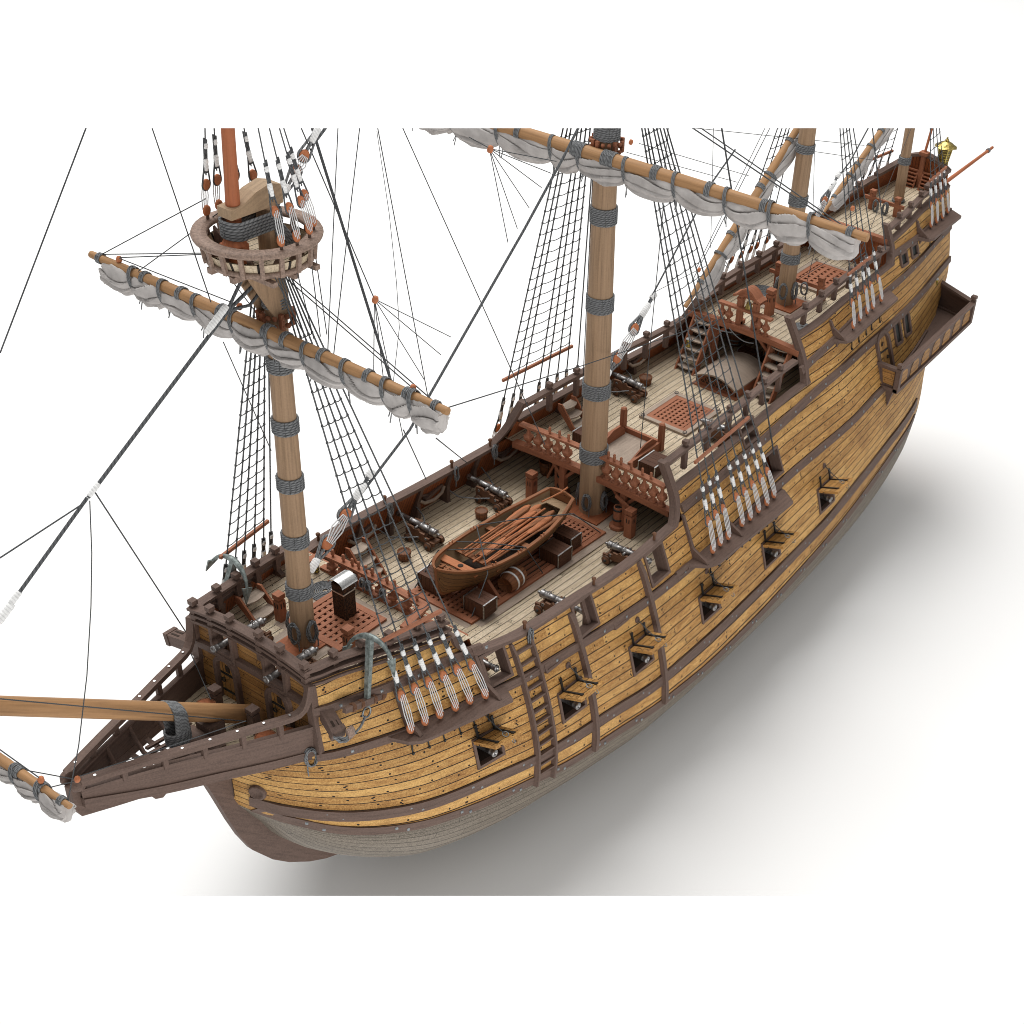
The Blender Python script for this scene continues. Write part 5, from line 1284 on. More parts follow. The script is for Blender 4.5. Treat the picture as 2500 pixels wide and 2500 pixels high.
q=HIT(757,1838); hankcoil((q.x,q.y,q.z+.3),.95,.22,'grey rope coil hung on the bow planking below the beakhead wall',ax=(.9,-.4,0),out=(.4,.9,0))
# ---------------------------------------------------------------- anchors
def anchor(org,R,label):
    t=thing('anchor',label,'anchor',org,'bower anchors')
    def X(p): return R@V(p)
    m=MB(); m.bar(X((0,0,-2.7)),X((0,0,.05)),.17,.17,up=X((0,1,0)),taper=1.3); local('shank',m,M['anchor'],t)
    m=MB(); A=[]
    for i in range(17):
        a=math.radians(-78+156*i/16); A.append((1.16*math.sin(a),0,1.16*math.cos(a)-1.07))
    rad=[.035+.10*(1-abs(i-8)/8.) for i in range(17)]
    m.tube([X(p) for p in A],rad,8); 
    for s in (1,-1):
        m.prism([X((s*1.2,0,-1.2)),X((s*1.02,-.24,-.55)),X((s*1.0,.24,-.55))],X((s*.06,0,.02)))
    local('arms',m,M['anchor'],t)
    m=MB(); m.bar(X((0,-1.25,-2.5)),X((0,0,-2.5)),.17,.2,up=X((0,0,1)),taper=1.4); m.bar(X((0,1.25,-2.5)),X((0,0,-2.5)),.17,.2,up=X((0,0,1)),taper=1.4); st=local('stock',m,M['dark'],t)
    m=MB()
    for y in (-.8,-.35,.35,.8):
        for d in (-.05,0,.05): m.lathe(X((0,y+d,-2.5)),X((0,1,0)),[(.17,-.02),(.19,0),(.17,.02)],8)
    local('rope_band',m,M['brown'],st)
    m=MB(); m.torus(X((0,0,-2.93)),X((1,0,0)),.22,.04,14,6); local('anchor_ring',m,M['zinc'],t)
    return t

def RB(z,x):
    z=V(z).normalized(); x=V(x); x=(x-z*x.dot(z)).normalized(); y=z.cross(x)
    return Matrix(((x.x,y.x,z.x),(x.y,y.y,z.y),(x.z,y.z,z.z)))
anchor((18.9,3.75,5.65),RB((-.75,-.4,2.3),(0,1,-.1)),'greenish iron anchor hung by the crown over the near forecastle rail')
anchor((18.75,-3.6,5.6),RB((-.75,.4,2.3),(0,-1,-.1)),'greenish iron anchor hung by the crown over the far forecastle rail')
q=HIT(832,1808); m=MB(); A=P(893,1748,y=4.35)
m.tube([A,P(880,1775,y=4.5),P(862,1795,y=4.55),P(848,1808,y=4.6),P(832,1812,y=4.55),P(815,1800,y=4.45)],.05,6)
for k in range(5): m.tube([P(866,1780,y=4.5)+V((0,0,-.04*k)),P(845,1800+k*3,y=4.65),P(814+k*3,1800+k*3,y=4.3)],.026,5)
tag(obj('anchor_tackle',m,M['rope'],loc=A),'grey rope and block tackle from the near anchor ring to the cathead','rope')
m=MB(); m.box(P(855,1788,y=4.6),.3,.14,.42); tag(obj('tackle_block',m,M['stone'],loc=P(855,1788,y=4.6)),'weathered wooden block in the tackle below the near anchor','block')
# ---------------------------------------------------------------- masts
def band(mb,p,ax,r,n=6,rr=.055):
    ax=V(ax).normalized()
    for k in range(n): mb.torus(V(p)+ax*((k-(n-1)/2)*rr*1.9),ax,r+rr*.7,rr,20,6)
def mast(name,label,foot,top,r0,r1,bands,mat='mast'):
    foot=V(foot);top=V(top); t=thing(name,label,'mast',foot,None)
    n=14; m=MB(); L=(top-foot).length; ax=(top-foot)/L
    m.lathe(foot,ax,[(lerp(r0,r1,(i/n)**1.4),L*i/n) for i in range(n+1)],24,True); obj('mast_pole',m,M[mat],t)
    for (u,v,k) in bands:
        q=P(u,v,y=0); s=(q-foot).dot(ax); m=MB(); band(m,foot+ax*s,ax,lerp(r0,r1,(s/L)**1.4),k,.05); obj('rope_band',m,M['rope'],t)
    return t
S_=1.2940
fm=mast('ship_mast','pale wooden fore mast with grey rope bands standing on the forecastle',(18.78,0,3.42),(18.28,0,21.3),.455,.33,[(515*S_,690*S_,6),(528*S_,805*S_,6),(540*S_,912*S_,6),(552*S_,1017*S_,6),(565*S_,1110*S_,6),(505*S_,572*S_,4)])
mm_=mast('ship_mast','thickest pale wooden mast, behind the ship boat, with four wide rope bands',(0,0,.02),(.06,0,21),.64,.47,[(1140*S_,403*S_,8),(1135*S_,568*S_,8),(1127*S_,731*S_,8),(1121*S_,852*S_,8),(1146*S_,246*S_,7)])
zm_=mast('ship_mast','pale mizzen mast rising through the poop deck with grey rope bands',(-17.7,0,4.9),(-17.86,0,17),.48,.42,[(1520*S_,278*S_,5),(1503*S_,378*S_,6),(1489*S_,486*S_,6)])
bm_=mast('ship_mast','thin aftmost mast on the after deck near the taffrail',(-31.1,0,6.95),(-30.9,0,14),.33,.28,[(2211,389,5),(2193,492,4)])
# bowsprit with gammoning
a=P(632,1744,y=0); b=P(0,1723,y=0); ax=(b-a).normalized()
t=thing('bowsprit','long orange brown bowsprit spar lying over the beakhead with a thick rope lashing','bowsprit',a)
m=MB(); L=(b-a).length+4; m.lathe(a-ax*.5,ax,[(.36,0),(.37,2),(.35,5),(.30,L)],22,True); obj('bowsprit_pole',m,M['spar'],t)
g=MB(); c=P(420,1745,y=0); s=(c-a).dot(ax)
for k in range(9):
    x0=a+ax*(s+.07*(k-4)); pts=[]
    for i in range(24):
        q=2*PI*i/24; yy=.40*math.sin(q); zc=.40*math.cos(q); pts.append(x0+V((0,yy*(1 if zc>0 else max(.45,1+zc*1.2)),zc if zc>0 else zc*5.6)))
    g.tube(pts+[pts[0]],.05,6,cap=False)
for k in range(6):
    zz=-.85-.10*k; c0=a+ax*s+V((0,0,zz)); pts=[c0+V((math.cos(q)*.46,math.sin(q)*.36,0)) for q in [2*PI*i/16 for i in range(17)]]; g.tube(pts,.05,6,cap=False)
obj('gammon_lashing',g,M['rope'],t)
# ---------------------------------------------------------------- fore top (round fighting top), cap and topmast
C0=V((18.75,0,20.25)); t=thing('crow_nest','round wooden crow nest platform around the head of the fore mast','fighting top',C0)
m=MB(); m.lathe(C0,(0,0,1),[(1.55,-.02),(2.0,-.02),(2.03,.06),(2.0,.13),(1.55,.13),(1.53,.05),(1.55,-.02)],40,True); obj('rim',m,M['stone'],t)
m=MB(); m.lathe(C0,(0,0,1),[(1.5,-.80),(1.68,-.80),(1.72,-.7),(1.68,-.62),(1.5,-.62),(1.5,-.8)],40,True); obj('lower_hoop',m,M['stone'],t)
m=MB(); m.lathe(C0,(0,0,1),[(1.62,-.62),(1.73,-.32)],40,True,caps=False); m.lathe(C0,(0,0,1),[(1.56,-.62),(1.66,-.32)],40,True,caps=False); obj('side_boards',m,M['deck'],t)
m=MB(); pf=[C0+V((1.58*math.cos(2*PI*k/32),1.58*math.sin(2*PI*k/32),-.66)) for k in range(32)]; m.face(pf,[(p.x,p.y/.3) for p in pf]); obj('top_floor',m,M['deck'],t)
for k in range(18):
    a_=2*PI*(k+.5)/18; m=MB(); d=V((math.cos(a_),math.sin(a_),0)); m.bar(C0+d*1.70-V((0,0,.78)),C0+d*1.80,.14,.11,up=d); obj('stanchion',m,M['stone'],t)
for k in range(10):
    a_=2*PI*k/10; d=V((math.cos(a_),math.sin(a_),0)); sd=V((-d.y,d.x,0)); m=MB(); m.prism([C0+d*1.55-V((0,0,.68))-sd*.06,C0+d*1.0-V((0,0,.68))-sd*.06,C0+d*1.55-V((0,0,.05))-sd*.06],sd*.12,uvax=(0,0,1)); obj('knee',m,M['dark'],t)
for y in (-.5,.5): m=MB(); m.box(C0+V((0,y,-.9)),3.3,.2,.2); obj('trestle',m,M['stone'],t)
for x in (-.9,0,.9): m=MB(); m.box(C0+V((x,0,-.95)),.2,3.2,.16); obj('crosstree',m,M['stone'],t)
m=MB(); 
for s in (1,-1): m.prism([(18.75,s*.33,17.4),(19.75,s*.28,19.3),(18.2,s*.28,19.3),(18.1,s*.33,17.4)],(0,.1*s,0),uvax=(0,0,1))
obj('mast_cheek',m,M['mast'],fm)
cp=thing('mast_cap','pale carved block joining the fore mast head to the red topmast','mast cap',(18.9,0,21.3))
m=MB(); m.prism([(17.85,-.3,21.1),(19.95,-.3,21.1),(19.95,-.3,21.42),(19.5,-.3,21.45),(18.9,-.3,21.72),(18.3,-.3,21.85),(17.85,-.3,21.7)],(0,.6,0)); obj('cap_block',m,M['pale'],cp)
m=MB()
for k in range(6):
    z=20.45+.1*k; pts=[]
    for i in range(25):
        q=2*PI*i/24; cx=18.95+(.72 if math.cos(q)>0 else -.72); pts.append((cx+.34*math.cos(q),.42*math.sin(q),z+.03*math.cos(q)))
    m.tube(pts,.05,6,cap=False)
for k in range(7): m.tube([(18.35-.05*k,.33,20.5),(18.25-.1*k,.45+.05*k,19.6)],.045,5)
obj('lashing',m,M['rope'],cp)
t=thing('fore_topmast','red brown topmast stepped in front of the fore mast head','mast',(19.75,0,19.55))
m=MB(); A=V((19.72,0,19.5)); B=V((19.33,0,25)); ax2=(B-A).normalized()
m.lathe(A+ax2*1.0,ax2,[(.235,0),(.21,2),(.19,5)],18,True); m.box(A+V((0,0,.35)),.62,.62,.75); m.lathe(A+V((-.03,0,.7)),ax2,[(.40,0),(.3,.2),(.235,.35)],8,False); obj('topmast_pole',m,M['topmast'],t)
# ---------------------------------------------------------------- yards
def yardline(p0,p1,r,name,label,mat='spar',cat='yard',collars=()):
    p0=V(p0);p1=V(p1);t=thing(name,label,cat,(p0+p1)/2); n=12; ax=(p1-p0).normalized(); L=(p1-p0).length
    m=MB(); m.lathe(p0,ax,[(r*(.55+.45*(1-abs(2*i/n-1)**2)),L*i/n) for i in range(n+1)],16,True); obj('yard_spar',m,M[mat],t)
    for s,w in collars:
        m=MB(); p=p0+ax*L*s; rr=r*(.55+.45*(1-abs(2*s-1)**2)); band(m,p,ax,rr,w,.035); obj('rope_collar',m,M['rope'],t)
    return p0,p1,ax,L,t
def furled(p0,p1,name,label,segs,off,R,gname='gasket',down=V((0,0,-1)),seed=1,ends=True,yr=.2,gl=.0,loose=0):
    rnd=random.Random(seed); ax=(p1-p0).normalized(); L=(p1-p0).length
    side=ax.cross(down).normalized(); dn=(down-ax*down.dot(ax)).normalized()
    m=MB(); NT_=126; rows=[];uvs=[]
    segn=len(segs)-1
    def fold(q,ph,t,si,amp):
        # overlapping flaps of cloth: ramps that drop off sharply, drifting along the yard
        x=q/(2*PI)*7+ph+.55*math.sin(t*PI*.9+si*1.7)+.22*math.sin(2.3*q+si)
        f=x-math.floor(x); k=math.floor(x); h=math.sin(k*12.9+si*7.7)*.5+.5
        step=(f**1.3)*(.55+.6*h)
        if f>.88: step-=1.55*math.sin((f-.88)/.12*PI)+step*(f-.88)/.12
        return amp*step
    for si in range(segn):
        a,b=segs[si],segs[si+1]; NS=16; bul=rnd.uniform(.92,1.08); ph=rnd.uniform(0,1); sag=rnd.uniform(.8,1.15)
        for j in range(NS+1):
            if j==0 and si>0: continue
            t=j/NS; s=lerp(a,b,t); pin=math.sin(PI*t)**.5
            if si==0 and ends and t<.5: pin=max(pin,.75) if j>0 else .5
            if si==segn-1 and ends and t>.5: pin=max(pin,.75) if j<NS else .5
            rr=R*(.66+.34*pin)*bul
            c=p0+ax*(L*s)+V(off)+dn*(R*.34*(pin-.5)*sag)
            row=[];uv=[]
            for k in range(NT_):
                q=2*PI*k/NT_; f=rr*(.84+fold(q,ph,t,si,.30*(.35+.65*pin))+.05*math.sin(3*q+si*2+t*3)+.03*math.sin(9*t+5*q)+.02*math.sin(23*t+11*q+si))
                row.append(c+side*(math.cos(q)*f*.80)+dn*(math.sin(q)*f*1.02)+ax*(.03*math.sin(q*5+si))); uv.append((s*L,q*R))
            rows.append(row);uvs.append(uv)
    m.grid(rows,uvs,True,closed=True)
    for rw in (rows[0][::-1],rows[-1]): m.face(rw,[(0,0)]*NT_)
    t=thing(name,label,'sail',(p0+p1)/2+V(off)); obj('sail_cloth',m,M['sail'],t)
    for s in segs[1:-1]:
        g=MB(); o=V(off); od=o.dot(dn); os_=o.dot(side); top=yr+.05; bot=od+R*.60
        for k in range(3):
            cc=p0+ax*(L*s+.055*(k-1)); pts=[]
            for i in range(21):
                q=2*PI*i/20; hh=(bot+top)/2; mid=(bot-top)/2
                pts.append(cc+side*(math.cos(q)*max(R*.60,yr+.05)+os_*.5)+dn*(mid+math.sin(q)*(hh+rnd.uniform(-.01,.01)))+ax*(.10*math.sin(q)))
            g.tube(pts,.026,5,cap=False)
        for k in range(2):
            a0=p0+ax*(L*s+.05*k)+V(off)+dn*(R*.55); g.tube([a0,a0+dn*.25+side*.05+ax*rnd.uniform(-.1,.1),a0+dn*rnd.uniform(.35,.7)],.022,5)
        obj(gname,g,M['rope'],t)
    return t
def segs(n,a=.0,b=1.0): return [a+(b-a)*i/n for i in range(n+1)]
FY0=V((19.35,-8.0,17.2)); FY1=V((19.25,8.25,17.2))
Y=yardline(FY0,FY1,.235,'fore_yard','long wooden yard crossing in front of the fore mast with its sail furled below','spar',collars=[(.03,3),(.17,3),(.28,3),(.4,3),(.53,4),(.58,3),(.68,3),(.8,3),(.9,3),(.97,3)])
furled(FY0,FY1,'fore_sail','grey white furled sail lashed in ten bulges under the fore yard',[.045,.14,.23,.33,.44,.54,.64,.745,.85,.92,.99],(.06,0,-.37),.47,seed=3)
# main yard: height chosen so that it passes just before the mast
best=None
for k in range(60):
    z=16.8+k*.03; p=P(2119,581,z=z); q=P(1250,318,z=z); d=(p-q); x0=q.x+d.x*(-q.y/d.y)
    if best is None or abs(x0-.85)<best[0]: best=(abs(x0-.85),z,p,d.normalized())
_,zM,pM,dM=best
MY1=pM; MY0=pM-dM*(pM.y/dM.y)*2
yardline(MY0,MY1,.31,'main_yard','heavy wooden main yard slanting down to the right across the main mast','spar',collars=[(.47,9),(.53,9),(.62,5),(.72,4),(.82,4),(.97,4),(.35,4)])
furled(MY0,MY1,'main_sail','grey white furled sail lashed under the main yard, ending above the poop deck',[.03,.12,.21,.31,.42,.475,.565,.66,.755,.835,.905,.985],(.06,0,-.45),.56,seed=8,yr=.28)
# lateen yards
z0=P(1690,722,y=-1.0); z1=P(1948,312,y=-1.0); d=(z1-z0).normalized()
zl0=z0-d*.7; zl1=z0+d*15
yardline(zl0,zl1,.21,'mizzen_yard','steep lateen yard of the mizzen leaning up behind the main sail','spar',collars=[(.1,3),(.3,3),(.5,4),(.7,3)])
dnv=(V((-1,.35,-1.0))).normalized()
def drop(d): 
    v=V((-.55,.2,-1)); return (v-d*v.dot(d)).normalized()
furled(zl0+d*1.0,zl1,'mizzen_sail','grey furled lateen sail lashed along the steep mizzen yard',[.0,.17,.34,.53,.75,1.0],drop(d)*.36,.46,down=drop(d),seed=5,yr=.2)
b0=P(2020,505,y=-.6); b1=P(2152,318,y=-.6); d2=(b1-b0).normalized(); bl0=b0-d2*.6; bl1=b0+d2*11
yardline(bl0,bl1,.17,'bonaventure_yard','shorter lateen yard leaning against the aftmost mast','spar',collars=[(.12,3),(.35,3),(.6,3)])
furled(bl0+d2*.9,bl1,'bonaventure_sail','small furled lateen sail lashed along the aftmost leaning yard',[.0,.22,.45,.72,1.0],drop(d2)*.3,.42,down=drop(d2),seed=6,yr=.16)
# spritsail yard under the bowsprit
s1=P(171,1969,y=4.6); s0=V((s1.x,-4.6,s1.z))
yardline(s0,s1,.17,'spritsail_yard','short yard slung under the bowsprit at the lower left with a furled sail','spar',collars=[(.06,3),(.75,3),(.86,4),(.96,3)])
furled(s0,s1,'sprit_sail','small furled sail lashed under the spritsail yard at the lower left','' or [.03,.16,.3,.45,.6,.74,.865,.985],(.03,0,-.3),.40,seed=11,yr=.15)
# parrels: red beads round the masts behind the yards
for c,r,lab in (((18.4,0,17.25),.55,'fore mast'),((0.05,0,zM+.25),.66,'main mast')):
    m=MB()
    for k in range(16):
        a_=2*PI*k/16
        for dz in (-.16,.16): m.lathe(V(c)+V((math.cos(a_)*r,math.sin(a_)*r,dz)),(-math.sin(a_),math.cos(a_),0),[(.0,-.09),(.08,-.06),(.1,0),(.08,.06),(0,.09)],8)
        if k%3==0: m.box(V(c)+V((math.cos(a_)*r,math.sin(a_)*r,0)),.14,.14,.6)
    tag(obj('parrel',m,M['redd'],loc=c),'string of red wooden beads tying the yard to the %s'%lab,'parrel','parrels')
# stern lantern, ensign staff, outrigger
t=thing('stern_lantern','large gilt lantern with a scalloped roof standing on the stern','lantern',P(2302,397,y=1.0)); K=.80
m=MB(); m.lathe((0,0,0),(0,0,1),[(.0,-.5*K),(.08*K,-.45*K),(.1*K,-.25*K),(.34*K,-.14*K),(.46*K,-.08*K),(.40*K,0)],8,False); local('lantern_base',m,M['gold'],t)
m=MB(); m.lathe((0,0,0),(0,0,1),[(.36*K,0),(.56*K,1.25*K)],8,False); gl=local('lantern_glass',m,M['horn'],t)
m=MB()
for k in range(8):
    a_=2*PI*k/8; c,s=math.cos(a_)*K,math.sin(a_)*K; m.bar((.37*c,.37*s,0),(.58*c,.58*s,1.25*K),.06,.06)
    for j in range(1,6): f=j/6.; r=lerp(.37,.57,f)*K; a2=a_+2*PI/8; m.bar((r*math.cos(a_),r*math.sin(a_),1.25*K*f),(r*math.cos(a2),r*math.sin(a2),1.25*K*f),.03,.03)
local('lantern_bars',m,M['gold'],t)
m=MB(); n=16
rows=[]
for r,z in ((.60,1.2),(.86,1.27),(.66,1.40),(.50,1.55),(.28,1.66),(.12,1.72)):
    rows.append([V((math.cos(2*PI*k/n)*r*K*(1.06 if k%2==0 and r>.5 else 1),math.sin(2*PI*k/n)*r*K*(1.06 if k%2==0 and r>.5 else 1),(z+(.05 if k%2 and r>.8 else 0))*K)) for k in range(n)])
m.grid(rows,[[(k*.1,i*.1) for k in range(n)] for i in range(len(rows))],False,closed=True)
m.lathe((0,0,1.70*K),(0,0,1),[(.1,0),(.14,.06),(.1,.13),(.05,.16),(.07,.22),(.0,.27)],10); local('lantern_roof',m,M['brass'],t)
m=MB(); A=V((TFX+.32,-.08,9.2)); B=P(2279,300,y=-.08); m.tube([A,A+(B-A)*1.3],.09,8); tag(obj('ensign_staff',m,M['topmast'],loc=A),'thin red brown staff standing behind the taffrail','staff')
A=P(2322,435,y=.7); B=P(2423,360,y=.25); t=thing('outrigger_boom','red brown boom projecting aft over the stern','boom',A)
m=MB(); m.tube([A+(A-B)*.25,A,B],[.14,.13,.1],10); obj('boom_spar',m,M['topmast'],t); m=MB(); e=(B-A).normalized(); band(m,B-e*.85,e,.1,4,.035); obj('rope_collar',m,M['rope'],t)
# small lanterns
def lamp(p,label,h=.5,mat='lampglass'):
    t=thing('hand_lantern',label,'lantern',p,'small hanging lanterns'); m=MB(); m.lathe((0,0,0),(0,0,1),[(.13,0),(.13,h*.72)],8,False); g=local('lamp_glass',m,M[mat],t)
    m=MB()
    for k in range(8):
        a_=2*PI*k/8; m.bar((.135*math.cos(a_),.135*math.sin(a_),0),(.135*math.cos(a_),.135*math.sin(a_),h*.72),.02,.02)
    for z in (0,.24*h,.48*h): m.torus((0,0,z),(0,0,1),.135,.012,10,4)
    local('lamp_cage',m,M['black'],t)
    m=MB(); m.lathe((0,0,h*.72),(0,0,1),[(.17,0),(.15,.05),(.05,.1),(.03,.14),(0,.15)],10); m.torus((0,0,h*.72+.2),(0,1,0),.06,.012,10,4); local('lamp_lid',m,M['silver'],t)
q=P(1681,845,y=-1.9); lamp(P(1681,846,x=-11.6),'small yellow lantern hanging by the far poop stairs',.62)
lamp(P(772,1402,x=15.2),'small yellow lantern hanging behind the fore mast above the pin rail',.6)
lamp(P(2283,697,x=-31.8),'small yellow lantern at the far end of the stern gallery',.6)
# ---------------------------------------------------------------- shrouds with deadeyes
def deadeye(mb,c,up,out,r=.19,th=.13):
    up=V(up).normalized(); out=(V(out)-up*V(out).dot(up)).normalized(); sd=up.cross(out)
    n=14; pr=[(.7,-.5),(1,-.28),(1,.28),(.7,.5)]
    rows=[[c+(sd*math.cos(2*PI*k/n)*.82+up*math.sin(2*PI*k/n)*1.12)*(r*f)+out*(th*h) for k in range(n)] for f,h in pr]
    mb.grid(rows,[[(k*.05,i*.05) for k in range(n)] for i in range(4)],True,closed=True)
    for rw in (rows[0][::-1],rows[-1]): mb.face(rw,[(k*.03,0) for k in range(n)])
def shroud(low,head,label,group,r=.055,gap=1.5,side=1,sc=1.0,mat='shroud',top=None,name='shroud',serve=True,strop=True):
    low=V(low);head=V(head);d=(head-low).normalized(); out=V((0,side,.3))
    t=thing(name,label,'shroud',low,group)
    up=low+d*gap*sc
    m=MB(); deadeye(m,low,d,out,.215*sc,.14*sc); obj('deadeye',m,M['block'],t)
    m=MB(); deadeye(m,up,d,out,.215*sc,.14*sc); ue=obj('deadeye',m,M['block'],t)
    o=(out-d*out.dot(d)).normalized(); sd=d.cross(o)
    m=MB()
    for k in range(4):
        w=(-.165+.11*k)*sc; e=(.10 if k in (1,2) else -.03)*sc; a=low-d*e*.9; b=up+d*e*.6
        m.tube([a+sd*w*.72+o*.09*sc,lerp(a,b,.5)+sd*w+o*.09*sc,b+sd*w*.72+o*.09*sc],.022*sc,5)
    obj('lanyard',m,M['ropew'],t)
    m=MB()
    if strop:
        pts=[]
        for i in range(13): q=PI+PI*i/12; pts.append(up+sd*math.cos(q)*.20*sc+d*math.sin(q)*.25*sc)
        m.tube([up+d*1.0*sc+sd*-.05*sc,up+d*.35*sc-sd*.15*sc]+pts+[up+d*.35*sc+sd*.15*sc,up+d*1.0*sc+sd*.05*sc],.036*sc,6)
        m.tube([up+d*.5*sc-sd*.05*sc,up+d*1.9*sc-sd*.06*sc],.038*sc,6); m.tube([up+d*.5*sc+sd*.05*sc,up+d*2.0*sc+sd*.08*sc],.038*sc,6)
    m.tube([up+d*.4*sc,head if top is None else top],r,7); obj('shroud_rope',m,M[mat],t)
    if serve:
        for s,l,w in ((.62,.5,.11),(1.55,.22,.10)):
            m=MB(); n=5; m.lathe(up+d*s*sc,d,[(w*.85*sc,0)]+[(w*sc*(1.0 if k%2 else .93),l*sc*(k+.5)/n) for k in range(n)]+[(w*.85*sc,l*sc)],10,True); obj('seizing',m,M['serve'],t)
    return up,d
ORD=['first','second','third','fourth','fifth','sixth','seventh','eighth']
def rigset(nm,px,ch,wid,head,side,gap,sc,batten,nrat,r,skip=(),dz=.3,zmax=1e9,matr='shroud'):
    """one side's shrouds of a mast: lower deadeyes seen at px on the near side, mirrored for the far side"""
    lows=[]
    for (u,v) in px:
        q=P(u,v,z=ch(0)+dz)
        for _ in range(4): q=P(u,v,z=ch(q.x)+dz)
        lows.append(V((q.x,q.y*side,q.z)))
    H=V((head[0],head[1]*side,head[2])); sname='near' if side>0 else 'far'
    ups=[]
    n=len(lows)
    for i,l in enumerate(lows):
        lab='%s %s shroud on the %s side, with paired red deadeyes'%(('foremost' if i==0 else 'aftmost' if i==n-1 else ORD[i]+' from the bow'),nm,sname)
        h=H+V((-.09*(i-n/2),0,-.05*i))
        u,d=shroud(l,h,lab,'%s shrouds'%nm,r,gap,side,sc,matr)
        ups.append((u,d,h))
        m=MB(); c=l-V((0,0,.25)); m.tube([l-d*.15,V((l.x,l.y-.02*side,ch(l.x)-.05))],.03,5)
        zz=ch(l.x)-.15; yb=side*(hy(l.x,zz-1.0)+.04); m.tube([V((l.x,l.y,zz)),V((l.x-.15,yb,zz-1.0))],.035,5); m.lathe((l.x-.15,yb,zz-1.05),(0,side,0),[(.07,0),(.07,.06)],6)
        obj('chain_plate',m,M['black'],hull)
    # ratlines
    t=thing('ratlines','set of rope rungs tied across the %s shrouds on the %s side'%(nm,sname),'ratlines',ups[0][0],'ratline sets')
    rt=[u for i,u in enumerate(ups) if i not in skip]
    for k in range(nrat):
        s0=batten+.45+k*.62
        pts=[]
        z=rt[0][0].z+s0*rt[0][1].z
        base=[]
        for (u,d,h) in rt:
            s=(z-u.z+ (u.x-rt[0][0].x)*-.0)/d.z; 
            base.append(u+d*s)
        if base[0].z>head[2]-2.2: break
        if (base[0]-CAM).dot(CLIP_N)>.2 and (base[-1]-CAM).dot(CLIP_N)>.2: break
        for a,b in zip(base[:-1],base[1:]):
            for q in range(4): f=q/4; pts.append(a.lerp(b,f)-V((0,0,.22*f*(1-f))))
        pts.append(base[-1])
        m=MB(); m.tube(pts,.019,4)
        for b in base: m.tube([b-V((0,0,.04)),b+V((0,0,.04))],r*1.5,5)
        obj('ratline',m,M['ropef'],t)
    if batten:
        a=ups[0][0]+ups[0][1]*batten; b=rt[-1][0]+rt[-1][1]*((a.z-rt[-1][0].z)/rt[-1][1].z); e=(b-a).normalized()
        m=MB(); m.bar(a-e*.35+V((0,.06*side,0)),b+e*.35+V((0,.06*side,0)),.12,.14); tag(obj('sheer_batten',m,M['redd'],loc=(a+b)/2),'red wooden batten lashed along the foot of the %s shrouds on the %s side'%(nm,sname),'batten','shroud battens')
    return ups
FPX=[(1002,1778),(1037,1759),(1073,1742),(1111,1724),(1146,1707),(1184,1694)]
MPX=[(1740,1340),(1758,1322),(1777.5,1307),(1811,1275),(1831,1260),(1851,1242),(1872,1225),(1889,1206)]
ZPX=[(2083,793),(2099,775),(2117,758),(2131,746),(2151,727.5)]
BPX=[(2273,547),(2287,537),(2301,526),(2314,513)]
MCH=lambda x:lerp(.22,-.1,(1-x)/9.2)
for s in (1,-1):
    rigset('fore mast',FPX,CF,1.0,(18.3,.42,19.3),s,1.5,1.0,2.55,26,.030,skip=(5,))
    rigset('main mast',MPX,MCH,1.15,(.15,.5,25.0),s,1.45,1.05,3.3,42,.034,skip=(7,))
    rigset('mizzen mast',ZPX,CZ,1.0,(-18.3,.4,20.5),s,1.35,.95,1.7,24,.030,skip=(4,))
    rigset('bonaventure mast',BPX,CB,.95,(-31.2,.3,16.5),s,1.25,.9,1.55,18,.028)
# topmast shrouds standing on the rim of the fore top
for s,nm in ((1,'near'),(-1,'far')):
    for i,a_ in enumerate((72,91,114,134)):
        a=math.radians(a_); l=C0+V((1.72*math.cos(a),s*1.72*math.sin(a),.42))
        shroud(l,(19.2,.25*s,30),'%s topmast shroud on the %s rim of the crow nest'%('foremost' if i==0 else 'aftmost' if i==3 else ORD[i]+' from the bow',nm),'topmast shrouds on the crow nest',.022,1.15,s,.78)
        m=MB(); m.bar(l-V((0,0,.1)),l-V((0,0,.42)),.1,.04,up=(0,1,0)); obj('deadeye_strap',m,M['dark'],bpy.data.objects['crow_nest'])
# futtock lines from the top rim to the mast shrouds
for s,nm in ((1,'near'),(-1,'far')):
    for i,a_ in enumerate((62,88,114,140)):
        a=math.radians(a_); p=C0+V((1.7*math.cos(a),s*1.7*math.sin(a),-.75)); q=V((18.1-.25*i,s*(1.05+.05*i),16.6))
        line('futtock_line',[p,q],.018,'%s line from the crow nest rim down to the %s fore shrouds'%('foremost' if i==0 else 'aftmost' if i==3 else ORD[i],nm),'rope','futtock lines')
# ---------------------------------------------------------------- stays in the centre plane
def stay(pts,r,label,name='stay',mat='shroud'):
    q=[P(*p,y=0) for p in pts]; return line(name,q,r,label,'stay',None,mat)
t=stay([(650,665),(560,755),(540,780),(215,1215)],.062,'thick fore stay rope running from the fore mast down to the lower left')
stay([(213,1215),(0,1512)],.058,'lower length of the thick fore stay with a white splice')
a0=P(0,1512,y=0)
for (u,v,l,rr,lab) in ((532,775,.95,.115,'wide white serving on the fore stay in front of the fore yard'),(511,803,.36,.10,'narrow white serving on the fore stay just below the fore yard'),(229,1196,.5,.085,'white serving on the fore stay above its fork'),(37,1459,.42,.10,'white serving on the fore stay near the left edge'),(12,1497,.7,.125,'lowest white serving on the fore stay at the left edge')):
    p=P(u,v,y=0); d=(P(560,755,y=0)-P(215,1215,y=0)).normalized(); m=MB(); n=7; m.lathe(p-d*l/2,d,[(rr*.8,0)]+[(rr*(1 if k%2 else .93),l*(k+.5)/n) for k in range(n)]+[(rr*.8,l)],10); tag(obj('white_serving',m,M['serve'],loc=p),lab,'serving','white servings on the stays')
